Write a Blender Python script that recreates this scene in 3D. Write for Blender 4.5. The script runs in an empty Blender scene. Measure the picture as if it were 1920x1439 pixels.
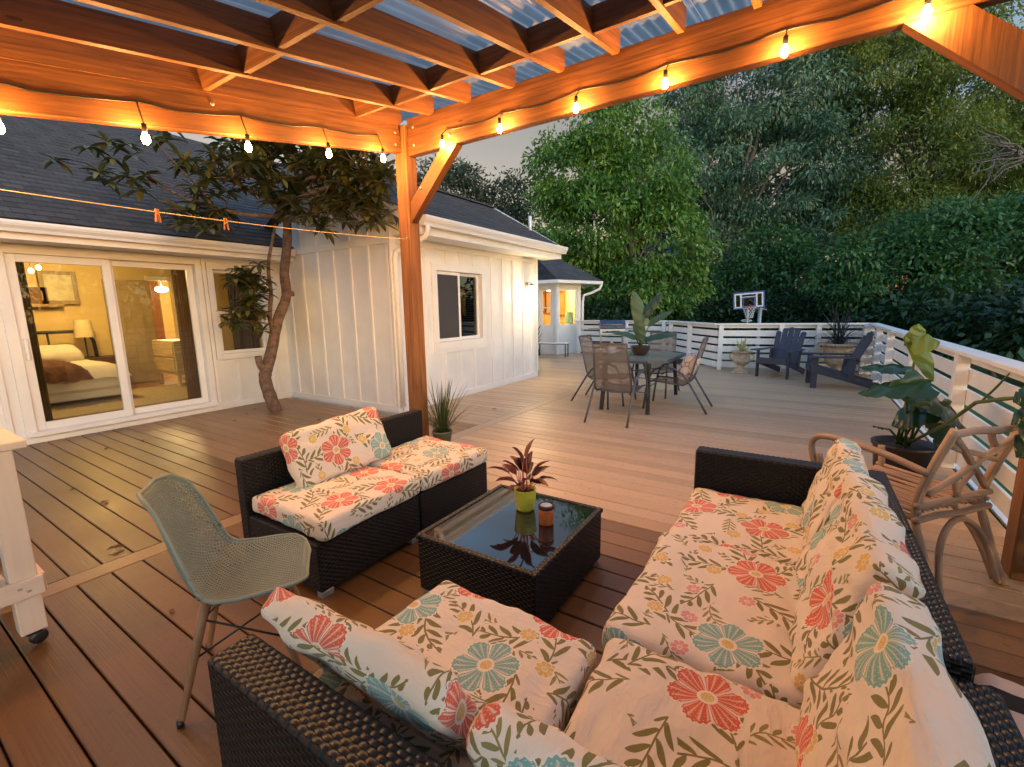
import bpy, math, random
import numpy as np
from mathutils import Vector, Matrix, noise as mnoise
R = math.radians
random.seed(7); rng = np.random.default_rng(7)
scene = bpy.context.scene
col = scene.collection

# ---------------------------------------------------------------- camera
CAM_H = 1.45
cam_data = bpy.data.cameras.new('camera'); cam = bpy.data.objects.new('camera', cam_data); col.objects.link(cam)
cam_data.sensor_width = 36; cam_data.lens = 847/1920*36; cam_data.clip_start = .02; cam_data.clip_end = 500
def cam_axes():
    yaw, pit, rol = R(32.83), R(9.49), R(-.92)
    f = Vector((math.cos(yaw)*math.cos(pit), math.sin(yaw)*math.cos(pit), -math.sin(pit)))
    r = Vector((math.sin(yaw), -math.cos(yaw), 0)); u = r.cross(f)
    c, s = math.cos(rol), math.sin(rol)
    return c*r+s*u, -s*r+c*u, f
CR, CU, CF = cam_axes()
cam.matrix_world = Matrix(((CR.x, CU.x, -CF.x, 0), (CR.y, CU.y, -CF.y, 0), (CR.z, CU.z, -CF.z, CAM_H), (0, 0, 0, 1)))
scene.camera = cam

# ---------------------------------------------------------------- world, sun, exposure
SUN_ELEV, SUN_AZ = R(6), R(252)          # azimuth measured from +X towards +Y
world = bpy.data.worlds.new('World'); scene.world = world; world.use_nodes = True
wn = world.node_tree.nodes; wl = world.node_tree.links
sky = wn.new('ShaderNodeTexSky'); sky.sky_type = 'NISHITA'; sky.sun_disc = False
sky.sun_elevation = SUN_ELEV; sky.sun_rotation = R(90)-SUN_AZ
sky.air_density = 1.0; sky.dust_density = 1.2; sky.ozone_density = 2.2
# pink dusk belt low in the sky opposite the set sun, fading to clear teal elsewhere
wt = wn.new('ShaderNodeTexCoord'); wm = wn.new('ShaderNodeMapping'); wl.new(wt.outputs['Generated'], wm.inputs[0]); wm.inputs['Scale'].default_value = (1.6, 1.6, 7)
wz = wn.new('ShaderNodeTexNoise'); wl.new(wm.outputs[0], wz.inputs['Vector']); wz.inputs['Scale'].default_value = 1.6; wz.inputs['Detail'].default_value = 5
ws = wn.new('ShaderNodeSeparateXYZ'); wl.new(wt.outputs['Generated'], ws.inputs[0])
wr = wn.new('ShaderNodeMapRange'); wl.new(ws.outputs[2], wr.inputs[0]); wr.inputs[1].default_value = .2; wr.inputs[2].default_value = .62; wr.inputs[3].default_value = 1.25; wr.inputs[4].default_value = .15
wf = wn.new('ShaderNodeMath'); wf.operation = 'MULTIPLY'; wl.new(wr.outputs[0], wf.inputs[0]); wl.new(wz.outputs[0], wf.inputs[1])
wd_ = wn.new('ShaderNodeVectorMath'); wd_.operation = 'DOT_PRODUCT'; wl.new(wt.outputs['Generated'], wd_.inputs[0]); wd_.inputs[1].default_value = (math.cos(R(48)), math.sin(R(48)), 0)
wq = wn.new('ShaderNodeMapRange'); wl.new(wd_.outputs['Value'], wq.inputs[0]); wq.inputs[1].default_value = .1; wq.inputs[2].default_value = .8
we = wn.new('ShaderNodeMath'); we.operation = 'MULTIPLY'; wl.new(wf.outputs[0], we.inputs[0]); wl.new(wq.outputs[0], we.inputs[1])
wg = wn.new('ShaderNodeMath'); wg.operation = 'MULTIPLY'; wg.use_clamp = True; wl.new(we.outputs[0], wg.inputs[0]); wg.inputs[1].default_value = 2.6
wx = wn.new('ShaderNodeMix'); wx.data_type = 'RGBA'; wx.blend_type = 'MULTIPLY'; wl.new(wg.outputs[0], wx.inputs[0]); wl.new(sky.outputs[0], wx.inputs[6]); wx.inputs[7].default_value = (.72, .37, .23, 1)
wl.new(wx.outputs[2], wn['Background'].inputs[0]); wn['Background'].inputs[1].default_value = .15
sd = bpy.data.lights.new('sun', 'SUN'); sd.energy = .1; sd.angle = R(25); sd.color = (1, .80, .66)
so = bpy.data.objects.new('sun', sd); col.objects.link(so)
so.rotation_euler = Vector((math.cos(SUN_ELEV)*math.cos(SUN_AZ), math.cos(SUN_ELEV)*math.sin(SUN_AZ), math.sin(SUN_ELEV))).to_track_quat('Z', 'Y').to_euler()
scene.view_settings.view_transform = 'Standard'; scene.view_settings.look = 'None'
scene.view_settings.gamma = 1; scene.view_settings.exposure = 2.17
scene.render.engine = 'CYCLES'
scene.cycles.max_bounces = 7; scene.cycles.diffuse_bounces = 3; scene.cycles.glossy_bounces = 3
scene.cycles.transmission_bounces = 6; scene.cycles.transparent_max_bounces = 10
scene.cycles.caustics_reflective = False; scene.cycles.caustics_refractive = False
scene.cycles.use_denoising = True
try: scene.cycles.denoiser = 'OPENIMAGEDENOISE'
except Exception: pass

# ---------------------------------------------------------------- pixel helpers (photo is 1920 x 1439)
def ray(x, y): return CR*((x-960)/847) + CU*(-(y-719.5)/847) + CF
CO = Vector((0, 0, CAM_H))
def at_z(x, y, z=0): d = ray(x, y); return CO + d*((z-CAM_H)/d.z)
def at_y(x, y, Y): d = ray(x, y); return CO + d*(Y/d.y)
def at_x(x, y, X): d = ray(x, y); return CO + d*(X/d.x)
def at_d(x, y, depth): return CO + ray(x, y)*depth

# ---------------------------------------------------------------- objects
def tag(o, label=None, cat=None, group=None, kind=None):
    if label: o['label'] = label
    if cat: o['category'] = cat
    if group: o['group'] = group
    if kind: o['kind'] = kind
    return o
def link(o, parent=None):
    col.objects.link(o)
    if parent is not None: o.parent = parent
    return o
def thing(name, label, cat, loc=(0, 0, 0), rz=0, group=None):
    o = bpy.data.objects.new(name, None); o.empty_display_size = .1
    o.location = loc; o.rotation_euler = (0, 0, rz)
    return tag(link(o), label, cat, group)

class MB:
    """collects faces with metre-scaled uvs; build() makes ONE mesh object"""
    def __init__(s): s.v = []; s.f = []; s.uv = []; s.sm = []
    def poly(s, pts, uv=None, smooth=False):
        i = len(s.v); s.v += [tuple(p) for p in pts]; s.f.append(tuple(range(i, i+len(pts))))
        if uv is None:
            a = Vector(pts[0]); e = (Vector(pts[1])-a)
            e = e.normalized() if e.length > 1e-9 else Vector((1, 0, 0))
            n = Vector((0, 0, 0))
            for k in range(1, len(pts)-1): n += (Vector(pts[k])-a).cross(Vector(pts[k+1])-a)
            b = n.cross(e)
            b = b.normalized() if b.length > 1e-12 else Vector((0, 1, 0))
            uv = [((Vector(p)-a).dot(e), (Vector(p)-a).dot(b)) for p in pts]
        s.uv.append(uv); s.sm.append(smooth); return s
    def faces(s, verts, faces, uvf=None, smooth=True):
        i = len(s.v); s.v += [tuple(p) for p in verts]
        for f in faces:
            s.f.append(tuple(i+k for k in f)); s.sm.append(smooth)
            s.uv.append([uvf(k) for k in f] if uvf else [(verts[k][0]+verts[k][2]*.37, verts[k][1]+verts[k][2]*.61) for k in f])
        return s
    def box(s, c, size, M=None, ch=0.0):
        """box centred at c; chamfer ch on all vertical-to-top edges; uv u runs along the longest side"""
        hx, hy, hz = [k/2 for k in size]; c = Vector(c)
        ax = int(np.argmax(size))
        ou, ov = random.random()*3, random.random()*3
        def T(p):
            p = Vector(p)
            if M is not None: p = M @ p
            return p + c
        def uvs(ps, n):
            o = []
            for p in ps:
                if ax == n: a, b = [k for k in range(3) if k != n]; o.append((p[a]+ou, p[b]+ov))
                else:
                    b = [k for k in range(3) if k not in (n, ax)][0]; o.append((p[ax]+ou, p[b]+ov+(.31 if n == 2 else 0)))
            return o
        if ch <= 0:
            for n, q in ((0, [(hx, -hy, -hz), (hx, hy, -hz), (hx, hy, hz), (hx, -hy, hz)]), (0, [(-hx, hy, -hz), (-hx, -hy, -hz), (-hx, -hy, hz), (-hx, hy, hz)]),
                         (1, [(hx, hy, -hz), (-hx, hy, -hz), (-hx, hy, hz), (hx, hy, hz)]), (1, [(-hx, -hy, -hz), (hx, -hy, -hz), (hx, -hy, hz), (-hx, -hy, hz)]),
                         (2, [(-hx, -hy, hz), (hx, -hy, hz), (hx, hy, hz), (-hx, hy, hz)]), (2, [(-hx, hy, -hz), (hx, hy, -hz), (hx, -hy, -hz), (-hx, -hy, -hz)])):
                s.poly([T(p) for p in q], uvs(q, n))
            return s
        k = ch; h = (hx, hy, hz)
        def P(sx, sy, sz, n):
            p = [sx*hx, sy*hy, sz*hz]
            for a in range(3):
                if a != n: p[a] -= (sx, sy, sz)[a]*k
            return p
        S = (-1, 1)
        for n in range(3):
            a, b = [(1, 2), (2, 0), (0, 1)][n]
            for sg in S:
                q = []
                for (u, w) in ((-1, -1), (1, -1), (1, 1), (-1, 1)):
                    t = [0, 0, 0]; t[n] = sg; t[a] = u; t[b] = w; q.append(P(*t, n))
                if sg < 0: q = q[::-1]
                s.poly([T(p) for p in q], uvs(q, n))
        for n in range(3):            # edge chamfers along axis n
            a, b = [(1, 2), (2, 0), (0, 1)][n]
            for sa in S:
                for sb in S:
                    t0 = [0]*3; t1 = [0]*3; t0[n] = -1; t1[n] = 1
                    for t in (t0, t1): t[a] = sa; t[b] = sb
                    q = [P(*t0, a), P(*t1, a), P(*t1, b), P(*t0, b)]
                    if sa*sb > 0: q = q[::-1]
                    s.poly([T(p) for p in q], uvs(q, a))
        for sx in S:
            for sy in S:
                for sz in S:
                    q = [P(sx, sy, sz, 0), P(sx, sy, sz, 1), P(sx, sy, sz, 2)]
                    if sx*sy*sz < 0: q = q[::-1]
                    s.poly([T(p) for p in q])
        return s
    def bar(s, p0, p1, w, h, up=(0, 0, 1), ch=0.0):
        """rectangular bar from p0 to p1, w across, h along up"""
        p0, p1 = Vector(p0), Vector(p1); x = (p1-p0); L = x.length; x.normalize()
        y = Vector(up).cross(x)
        if y.length < 1e-6: y = Vector((0, 1, 0)).cross(x)
        y.normalize(); z = x.cross(y)
        M = Matrix((x, y, z)).transposed()
        return s.box((p0+p1)/2, (L, w, h), M, ch)
    def tube(s, pts, rad, n=8, cap=True, close=False, smooth=True):
        pts = [Vector(p) for p in pts]; m = len(pts)
        if not hasattr(rad, '__len__'): rad = [rad]*m
        V = []; ref = None; Ls = [0]
        for i in range(m):
            if close: t = pts[(i+1) % m]-pts[i-1]
            else: t = pts[min(i+1, m-1)]-pts[max(i-1, 0)]
            if t.length < 1e-9: t = Vector((0, 0, 1))
            t.normalize()
            if ref is None:
                ref = Vector((0, 0, 1)) if abs(t.z) < .9 else Vector((1, 0, 0))
            a = t.cross(ref); a = a.normalized() if a.length > 1e-6 else t.orthogonal().normalized(); b = a.cross(t).normalized(); ref = b
            if i: Ls.append(Ls[-1]+(pts[i]-pts[i-1]).length)
            for k in range(n):
                w = 2*math.pi*k/n; V.append(pts[i]+(a*math.cos(w)+b*math.sin(w))*rad[i])
        F = []
        for i in range(m if close else m-1):
            j = (i+1) % m
            for k in range(n): F.append((i*n+k, i*n+(k+1) % n, j*n+(k+1) % n, j*n+k))
        if cap and not close: F += [tuple(range(n))[::-1], tuple(range((m-1)*n, m*n))]
        r0 = sum(rad)/m
        return s.faces(V, F, lambda q: (Ls[q//n], (q % n)/n*2*math.pi*r0), smooth)
    def lathe(s, prof, n=20, c=(0, 0, 0), smooth=True, cap=True):
        c = Vector(c); V = []; m = len(prof)
        for r_, z_ in prof:
            for k in range(n): w = 2*math.pi*k/n; V.append(c+Vector((r_*math.cos(w), r_*math.sin(w), z_)))
        F = [(i*n+k, i*n+(k+1) % n, (i+1)*n+(k+1) % n, (i+1)*n+k) for i in range(m-1) for k in range(n)]
        if cap:
            if prof[0][0] > 1e-4: F.append(tuple(range(n))[::-1])
            if prof[-1][0] > 1e-4: F.append(tuple(range((m-1)*n, m*n)))
        return s.faces(V, F, lambda q: ((q % n)/n*.3, prof[q//n][1]), smooth)
    def ell(s, c, r, n=12, m=8):
        prof = [(max(1e-5, math.sin(math.pi*i/m)), -math.cos(math.pi*i/m)) for i in range(m+1)]
        i0 = len(s.v); s.lathe(prof, n, (0, 0, 0))
        for i in range(i0, len(s.v)): v = s.v[i]; s.v[i] = (v[0]*r[0]+c[0], v[1]*r[1]+c[1], v[2]*r[2]+c[2])
        return s
    def xf(s, M, i0=0):
        for i in range(i0, len(s.v)): s.v[i] = tuple(M @ Vector(s.v[i]))
        return s
    def mesh(s, name, m=None):
        me = bpy.data.meshes.new(name)
        me.from_pydata(s.v, [], s.f)
        l = me.uv_layers.new(name='uv'); flat = [c for q in s.uv for p in q for c in p]
        l.data.foreach_set('uv', flat)
        me.polygons.foreach_set('use_smooth', s.sm)
        if m is not None: me.materials.append(m)
        me.update(); return me
    def build(s, name, m, parent=None, loc=(0, 0, 0), rz=0):
        o = bpy.data.objects.new(name, s.mesh(name, m)); o.location = loc; o.rotation_euler = (0, 0, rz)
        return link(o, parent)
def part(name, m, parent, fn, loc=(0, 0, 0), rz=0):
    b = MB(); fn(b); return b.build(name, m, parent, loc, rz)
def dup(o, parent=None, loc=None, rz=None):
    c = o.copy(); link(c, parent)
    if loc is not None: c.location = loc
    if rz is not None: c.rotation_euler = (0, 0, rz)
    for ch in list(o.children): dup(ch, c)
    return c
def leafmesh(name, V, F, m, colr=None, smooth=True):
    """numpy mesh: V (n,3), F (k,4) or (k,3); colr per-vertex random value stored as 'lv'"""
    me = bpy.data.meshes.new(name); k = F.shape[1]
    me.vertices.add(len(V)); me.vertices.foreach_set('co', V.astype(np.float32).ravel())
    me.loops.add(F.size); me.loops.foreach_set('vertex_index', F.astype(np.int32).ravel())
    me.polygons.add(len(F)); me.polygons.foreach_set('loop_start', np.arange(0, F.size, k, dtype=np.int32))
    me.polygons.foreach_set('loop_total', np.full(len(F), k, dtype=np.int32))
    if smooth: me.polygons.foreach_set('use_smooth', np.ones(len(F), dtype=bool))
    if colr is not None:
        a = me.attributes.new('lv', 'FLOAT', 'POINT'); a.data.foreach_set('value', colr.astype(np.float32))
    me.materials.append(m); me.update(calc_edges=True); return me

# ---------------------------------------------------------------- materials
def nt(name):
    m = bpy.data.materials.new(name); m.use_nodes = True
    return m, m.node_tree.nodes, m.node_tree.links, m.node_tree.nodes['Principled BSDF']
def mth(N, L, op, a, b=None, c=None):
    n = N.new('ShaderNodeMath'); n.operation = op
    for i, x in enumerate((a, b, c)):
        if x is None: continue
        if isinstance(x, (int, float)): n.inputs[i].default_value = x
        else: L.new(x, n.inputs[i])
    return n.outputs[0]
def mixc(N, L, f, a, b):
    n = N.new('ShaderNodeMix'); n.data_type = 'RGBA'
    for i, x in ((0, f), (6, a), (7, b)):
        if isinstance(x, (int, float)): n.inputs[i].default_value = x
        elif isinstance(x, tuple): n.inputs[i].default_value = (*x, 1) if len(x) == 3 else x
        else: L.new(x, n.inputs[i])
    return n.outputs[2]
def tc(N, L, kind='Object', scale=None):
    t = N.new('ShaderNodeTexCoord').outputs[kind]
    if scale is not None:
        mp = N.new('ShaderNodeMapping'); L.new(t, mp.inputs[0]); mp.inputs[3].default_value = scale; return mp.outputs[0]
    return t
def nz(N, L, vec, scale, detail=3, rough=.55):
    n = N.new('ShaderNodeTexNoise'); L.new(vec, n.inputs['Vector']); n.inputs['Scale'].default_value = scale
    n.inputs['Detail'].default_value = detail; n.inputs['Roughness'].default_value = rough; return n.outputs[0]
def ramp(N, L, f, *st):
    n = N.new('ShaderNodeValToRGB'); L.new(f, n.inputs[0])
    while len(n.color_ramp.elements) < len(st): n.color_ramp.elements.new(.5)
    for e, (p, c) in zip(n.color_ramp.elements, st): e.position = p; e.color = (*c, 1)
    return n.outputs[0]
def bump(N, L, h, strength, dist, P):
    b = N.new('ShaderNodeBump'); L.new(h, b.inputs['Height']); b.inputs['Strength'].default_value = strength; b.inputs['Distance'].default_value = dist
    L.new(b.outputs[0], P.inputs['Normal']); return b
def C3(c, k): return tuple(min(1, x*k) for x in c)
def plain(name, c, rough=.5, var=.12, vs=6, bs=60, bd=.0006, metal=0, spec=.5, coat=0, coord='Object'):
    m, N, L, P = nt(name); v = tc(N, L, coord)
    f = nz(N, L, v, vs, 4)
    L.new(ramp(N, L, f, (.3, C3(c, 1-var)), (.7, C3(c, 1+var))), P.inputs['Base Color'])
    r = nz(N, L, v, vs*2.3, 3); L.new(mth(N, L, 'MULTIPLY_ADD', r, .25, rough-.125), P.inputs['Roughness'])
    P.inputs['Metallic'].default_value = metal; P.inputs['Specular IOR Level'].default_value = spec; P.inputs['Coat Weight'].default_value = coat
    if bd: bump(N, L, nz(N, L, v, bs, 3), .6, bd, P)
    return m
def wood(name, c, rough=.5, var=.3, grain=28, bd=.0015, knots=True, obj=.12, dirt=0):
    m, N, L, P = nt(name)
    v = tc(N, L, 'UV', (1.3, grain, 1)); vo = tc(N, L, 'Object')
    w = nz(N, L, tc(N, L, 'UV', (.8, 3, 1)), 2, 3)
    g = nz(N, L, v, 1.6, 5, .6)
    oi = N.new('ShaderNodeObjectInfo').outputs['Random']
    g2 = mth(N, L, 'ADD', mth(N, L, 'MULTIPLY', g, .7), mth(N, L, 'MULTIPLY', w, .3))
    g2 = mth(N, L, 'ADD', g2, mth(N, L, 'MULTIPLY_ADD', oi, obj, -obj/2))
    c_ = ramp(N, L, g2, (.36, C3(c, 1-var)), (.5, c), (.64, C3(c, 1+var)))
    if knots:
        ck = nz(N, L, tc(N, L, 'UV', (.5, 60, 1)), 1.3, 4, .7)
        c_ = mixc(N, L, mth(N, L, 'MULTIPLY', mth(N, L, 'GREATER_THAN', ck, .59), .65), c_, C3(c, .3))
        st_ = nz(N, L, tc(N, L, 'Object'), 1.7, 3); c_ = mixc(N, L, mth(N, L, 'MULTIPLY', st_, .5), c_, C3(c, .62))
        vo2 = N.new('ShaderNodeTexVoronoi'); L.new(tc(N, L, 'UV', (1, 3.5, 1)), vo2.inputs['Vector']); vo2.inputs['Scale'].default_value = 2.2
        kf = mth(N, L, 'LESS_THAN', vo2.outputs['Distance'], .065)
        kf = mth(N, L, 'MULTIPLY', kf, .75)
        c_ = mixc(N, L, kf, c_, C3(c, .25))
    if dirt:
        ge = N.new('ShaderNodeNewGeometry').outputs['Position']
        d1 = nz(N, L, ge, 1.1, 5, .6); d2 = nz(N, L, ge, 26, 3, .6)
        c_ = mixc(N, L, mth(N, L, 'MULTIPLY', mth(N, L, 'GREATER_THAN', d2, .64), .5), c_, C3(c, .45))
        c_ = mixc(N, L, mth(N, L, 'MULTIPLY', d1, dirt), c_, C3(c, .5))
        c_ = mixc(N, L, mth(N, L, 'MULTIPLY', mth(N, L, 'GREATER_THAN', nz(N, L, ge, 130, 2), .58), .35), c_, C3(c, .55))
        rr = mth(N, L, 'ADD', mth(N, L, 'MULTIPLY_ADD', g, .25, rough-.2), mth(N, L, 'MULTIPLY', d1, .22))
        L.new(rr, P.inputs['Roughness'])
    else: L.new(mth(N, L, 'MULTIPLY_ADD', g, .3, rough-.15), P.inputs['Roughness'])
    L.new(c_, P.inputs['Base Color'])
    bump(N, L, g, .7, bd, P)
    return m
def emit(name, c, strength):
    m, N, L, P = nt(name); P.inputs['Base Color'].default_value = (*c, 1)
    P.inputs['Emission Color'].default_value = (*c, 1); P.inputs['Emission Strength'].default_value = strength
    return m
def glass(name, tint=(1, 1, 1), rough=0.0, spec=1.0):
    m, N, L, P = nt(name); N.remove(P)
    out = [n for n in N if n.type == 'OUTPUT_MATERIAL'][0]
    t = N.new('ShaderNodeBsdfTransparent'); t.inputs[0].default_value = (*tint, 1)
    g = N.new('ShaderNodeBsdfGlossy'); g.inputs['Roughness'].default_value = rough
    fr = N.new('ShaderNodeFresnel'); fr.inputs[0].default_value = 1.5
    bf = mth(N, L, 'SUBTRACT', 1, N.new('ShaderNodeNewGeometry').outputs['Backfacing'])
    mx = N.new('ShaderNodeMixShader'); L.new(mth(N, L, 'MINIMUM', mth(N, L, 'MULTIPLY', mth(N, L, 'MULTIPLY', fr.outputs[0], spec), bf), 1), mx.inputs[0])
    L.new(t.outputs[0], mx.inputs[1]); L.new(g.outputs[0], mx.inputs[2]); L.new(mx.outputs[0], out.inputs[0])
    return m
def leaf(name, c1, c2, c3, rough=.45, trans=.35, vs=.25, vein=False):
    """c1 dark, c2 mid, c3 young leaf colours; lv attribute picks per leaf"""
    m, N, L, P = nt(name); out = [n for n in N if n.type == 'OUTPUT_MATERIAL'][0]
    a = N.new('ShaderNodeAttribute'); a.attribute_name = 'lv'
    f = mth(N, L, 'ADD', mth(N, L, 'MULTIPLY', a.outputs['Fac'], .72), mth(N, L, 'MULTIPLY', nz(N, L, tc(N, L), vs, 2), .28))
    c = ramp(N, L, f, (.12, c1), (.45, c2), (.84, c3))
    L.new(c, P.inputs['Base Color']); P.inputs['Roughness'].default_value = rough
    tr = N.new('ShaderNodeBsdfTranslucent'); L.new(c, tr.inputs[0])
    mx = N.new('ShaderNodeMixShader'); mx.inputs[0].default_value = trans
    L.new(P.outputs[0], mx.inputs[1]); L.new(tr.outputs[0], mx.inputs[2]); L.new(mx.outputs[0], out.inputs[0])
    return m
def weave_mat(name, c, pitch=.012, rough=.38, bd=.004):
    m, N, L, P = nt(name); v = tc(N, L, 'UV')
    sp = N.new('ShaderNodeSeparateXYZ'); L.new(v, sp.inputs[0])
    u = mth(N, L, 'DIVIDE', sp.outputs[0], pitch*1.6); w = mth(N, L, 'DIVIDE', sp.outputs[1], pitch)
    par = mth(N, L, 'MODULO', mth(N, L, 'ADD', mth(N, L, 'FLOOR', u), mth(N, L, 'ADD', mth(N, L, 'FLOOR', w), 1000)), 2)
    a = mth(N, L, 'SINE', mth(N, L, 'MULTIPLY', mth(N, L, 'FRACT', u), math.pi))
    b = mth(N, L, 'SINE', mth(N, L, 'MULTIPLY', mth(N, L, 'FRACT', w), math.pi))
    h = mth(N, L, 'ADD', mth(N, L, 'MULTIPLY', par, b), mth(N, L, 'MULTIPLY', mth(N, L, 'SUBTRACT', 1, par), mth(N, L, 'MULTIPLY', a, .8)))
    L.new(ramp(N, L, nz(N, L, v, 90, 2), (.3, C3(c, .6)), (.7, C3(c, 1.5))), P.inputs['Base Color'])
    P.inputs['Roughness'].default_value = rough; P.inputs['Specular IOR Level'].default_value = .3
    bump(N, L, h, 1.0, bd, P); return m
# ================================================================ materials
M = {}
M['white'] = plain('white_paint', (.76, .755, .745), .5, .09, 1.6, 40, .0008)
M['trim'] = plain('white_trim', (.8, .79, .78), .42, .03, 4, 60, .0003)
M['rail'] = plain('rail_paint', (.80, .81, .82), .45, .06, 3, 50, .0005)
M['cedar'] = wood('stained_cedar', (.205, .074, .018), .6, .5, 26, .003)
M['post'] = wood('post_timber', (.25, .10, .03), .62, .5, 22, .003)
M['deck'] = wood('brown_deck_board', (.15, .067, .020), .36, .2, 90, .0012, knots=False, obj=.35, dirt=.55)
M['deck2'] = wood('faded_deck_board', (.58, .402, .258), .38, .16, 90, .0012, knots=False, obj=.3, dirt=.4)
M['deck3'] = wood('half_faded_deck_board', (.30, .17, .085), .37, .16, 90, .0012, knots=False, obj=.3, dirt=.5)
M['wicker'] = weave_mat('black_wicker', (.0065, .005, .0045), rough=.5)
M['wtop'] = plain('wicker_strand', (.012, .0105, .0115), .36, .5, 50, 200, .0003, spec=.5)
M['steel'] = plain('grey_foot', (.35, .34, .33), .4, .1, 9, 60, .0002, metal=.6)
M['black'] = plain('black_plastic', (.012, .012, .013), .4, .2, 8, 90, .0003)
M['navy'] = wood('navy_painted_board', (.034, .043, .075), .5, .15, 30, .0008, knots=False)
M['soil'] = plain('potting_soil', (.02, .014, .01), .95, .4, 30, 60, .006)
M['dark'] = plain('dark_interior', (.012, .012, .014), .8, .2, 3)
# shingles
m, N, L, P = nt('roof_shingle')
uv = tc(N, L, 'UV')
br = N.new('ShaderNodeTexBrick'); L.new(uv, br.inputs['Vector']); br.inputs['Scale'].default_value = 1
br.inputs['Brick Width'].default_value = .17; br.inputs['Row Height'].default_value = .14; br.inputs['Mortar Size'].default_value = .004
br.inputs['Color1'].default_value = (.046, .043, .046, 1); br.inputs['Color2'].default_value = (.10, .094, .096, 1); br.inputs['Mortar'].default_value = (.015, .015, .02, 1)
L.new(mixc(N, L, mth(N, L, 'MULTIPLY', nz(N, L, tc(N, L), 90, 2), .6), br.outputs[0], (.04, .038, .042)), P.inputs['Base Color'])
P.inputs['Roughness'].default_value = .9; bump(N, L, mth(N, L, 'ADD', br.outputs[1], nz(N, L, tc(N, L), 60, 3)), .8, .006, P); M['shingle'] = m
# corrugated translucent roofing
m, N, L, P = nt('corrugated_plastic'); out = [n for n in N if n.type == 'OUTPUT_MATERIAL'][0]
c = ramp(N, L, nz(N, L, tc(N, L, 'Object', (.5, 3, 1)), 2.2, 5), (.3, (.24, .265, .28)), (.7, (.43, .46, .475)))
L.new(c, P.inputs['Base Color']); P.inputs['Roughness'].default_value = .35
tr = N.new('ShaderNodeBsdfTranslucent'); L.new(c, tr.inputs[0]); mx = N.new('ShaderNodeMixShader'); mx.inputs[0].default_value = .72
L.new(P.outputs[0], mx.inputs[1]); L.new(tr.outputs[0], mx.inputs[2]); L.new(mx.outputs[0], out.inputs[0]); M['corr'] = m
# lawn
m, N, L, P = nt('lawn_grass')
L.new(ramp(N, L, nz(N, L, tc(N, L), 1.4, 6, .65), (.3, (.025, .07, .012)), (.55, (.045, .12, .02)), (.8, (.075, .15, .035))), P.inputs['Base Color'])
P.inputs['Roughness'].default_value = .9; bump(N, L, nz(N, L, tc(N, L), 45, 3), 1, .03, P); M['lawn'] = m
M['glass'] = glass('window_glass', (.90, .93, .92), 0, 1.1)
M['dglass'] = glass('dark_window_glass', (.5, .52, .55), 0, 1.6)

# ================================================================ ground
GZ = -.75
g = MB(); n = 40
for i in range(n):
    for j in range(n):
        x0, y0, s = -160+i*9, -180+j*9, 9
        g.poly([(x0, y0, GZ), (x0+s, y0, GZ), (x0+s, y0+s, GZ), (x0, y0+s, GZ)])
tag(g.build('lawn', M['lawn']), 'green lawn around the raised deck', None, kind='structure')

# ================================================================ deck: one object per board
def plank_mesh(name, L_, w=.140, t=.026, m=None):
    b = MB(); h = w/2; c = .004
    prof = [(-h, -t), (h, -t), (h, -c), (h-c, 0), (-h+c, 0), (-h, -c)]
    o = random.random()*5
    for k in range(6):
        a, d = prof[k], prof[(k+1) % 6]
        b.poly([(a[0], 0, a[1]), (d[0], 0, d[1]), (d[0], L_, d[1]), (a[0], L_, a[1])][::-1],
               [(o, a[0]+a[1]), (o, d[0]+d[1]), (o+L_, d[0]+d[1]), (o+L_, a[0]+a[1])][::-1])
    b.poly([(x, 0, z) for x, z in prof]); b.poly([(x, L_, z) for x, z in prof][::-1])
    return b.mesh(name, m or M['deck'])
deck = bpy.data.objects.new('deck', None); link(deck); tag(deck, 'brown composite board deck', None, kind='structure')
PITCH = .1470
def lay(y0, y1, xs):
    ms = {k: [plank_mesh('plank', y1-y0, m=M[k]) for _ in range(4)] for k in ('deck', 'deck2', 'deck3')}
    for x in xs:
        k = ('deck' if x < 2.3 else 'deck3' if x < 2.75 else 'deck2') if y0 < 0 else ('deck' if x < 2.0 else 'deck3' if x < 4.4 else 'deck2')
        o = bpy.data.objects.new('plank', random.choice(ms[k])); o.location = (x, y0, random.uniform(-.0012, .0012)); link(o, deck)
X0 = .597-.0735      # a board gap measured in the photograph
xs_near = [X0+PITCH*k for k in range(-15, 77)]
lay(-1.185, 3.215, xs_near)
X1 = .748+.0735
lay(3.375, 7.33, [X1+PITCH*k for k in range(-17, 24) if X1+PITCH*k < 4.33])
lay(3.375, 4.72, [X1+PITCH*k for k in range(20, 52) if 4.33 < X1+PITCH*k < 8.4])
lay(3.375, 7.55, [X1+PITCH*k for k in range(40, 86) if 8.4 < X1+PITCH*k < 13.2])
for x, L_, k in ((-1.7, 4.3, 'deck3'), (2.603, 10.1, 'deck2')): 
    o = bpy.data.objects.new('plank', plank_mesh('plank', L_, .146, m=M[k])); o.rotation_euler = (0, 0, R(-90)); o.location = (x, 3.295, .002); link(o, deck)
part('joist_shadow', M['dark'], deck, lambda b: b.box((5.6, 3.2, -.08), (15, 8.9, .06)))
part('skirt', M['rail'], deck, lambda b: b.box((5.3, -1.26, -.38), (13.6, .04, .7)))

# ================================================================ house
house = thing('house', 'white board and batten house with dark shingle roofs beside the deck', 'house')
def hbox(name, m, x0, x1, y0, y1, z0, z1, parent=house, ch=0):
    return part(name, m, parent, lambda b: b.box(((x0+x1)/2, (y0+y1)/2, (z0+z1)/2), (x1-x0, y1-y0, z1-z0), None, ch))
W = M['white']; T = M['trim']
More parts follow.
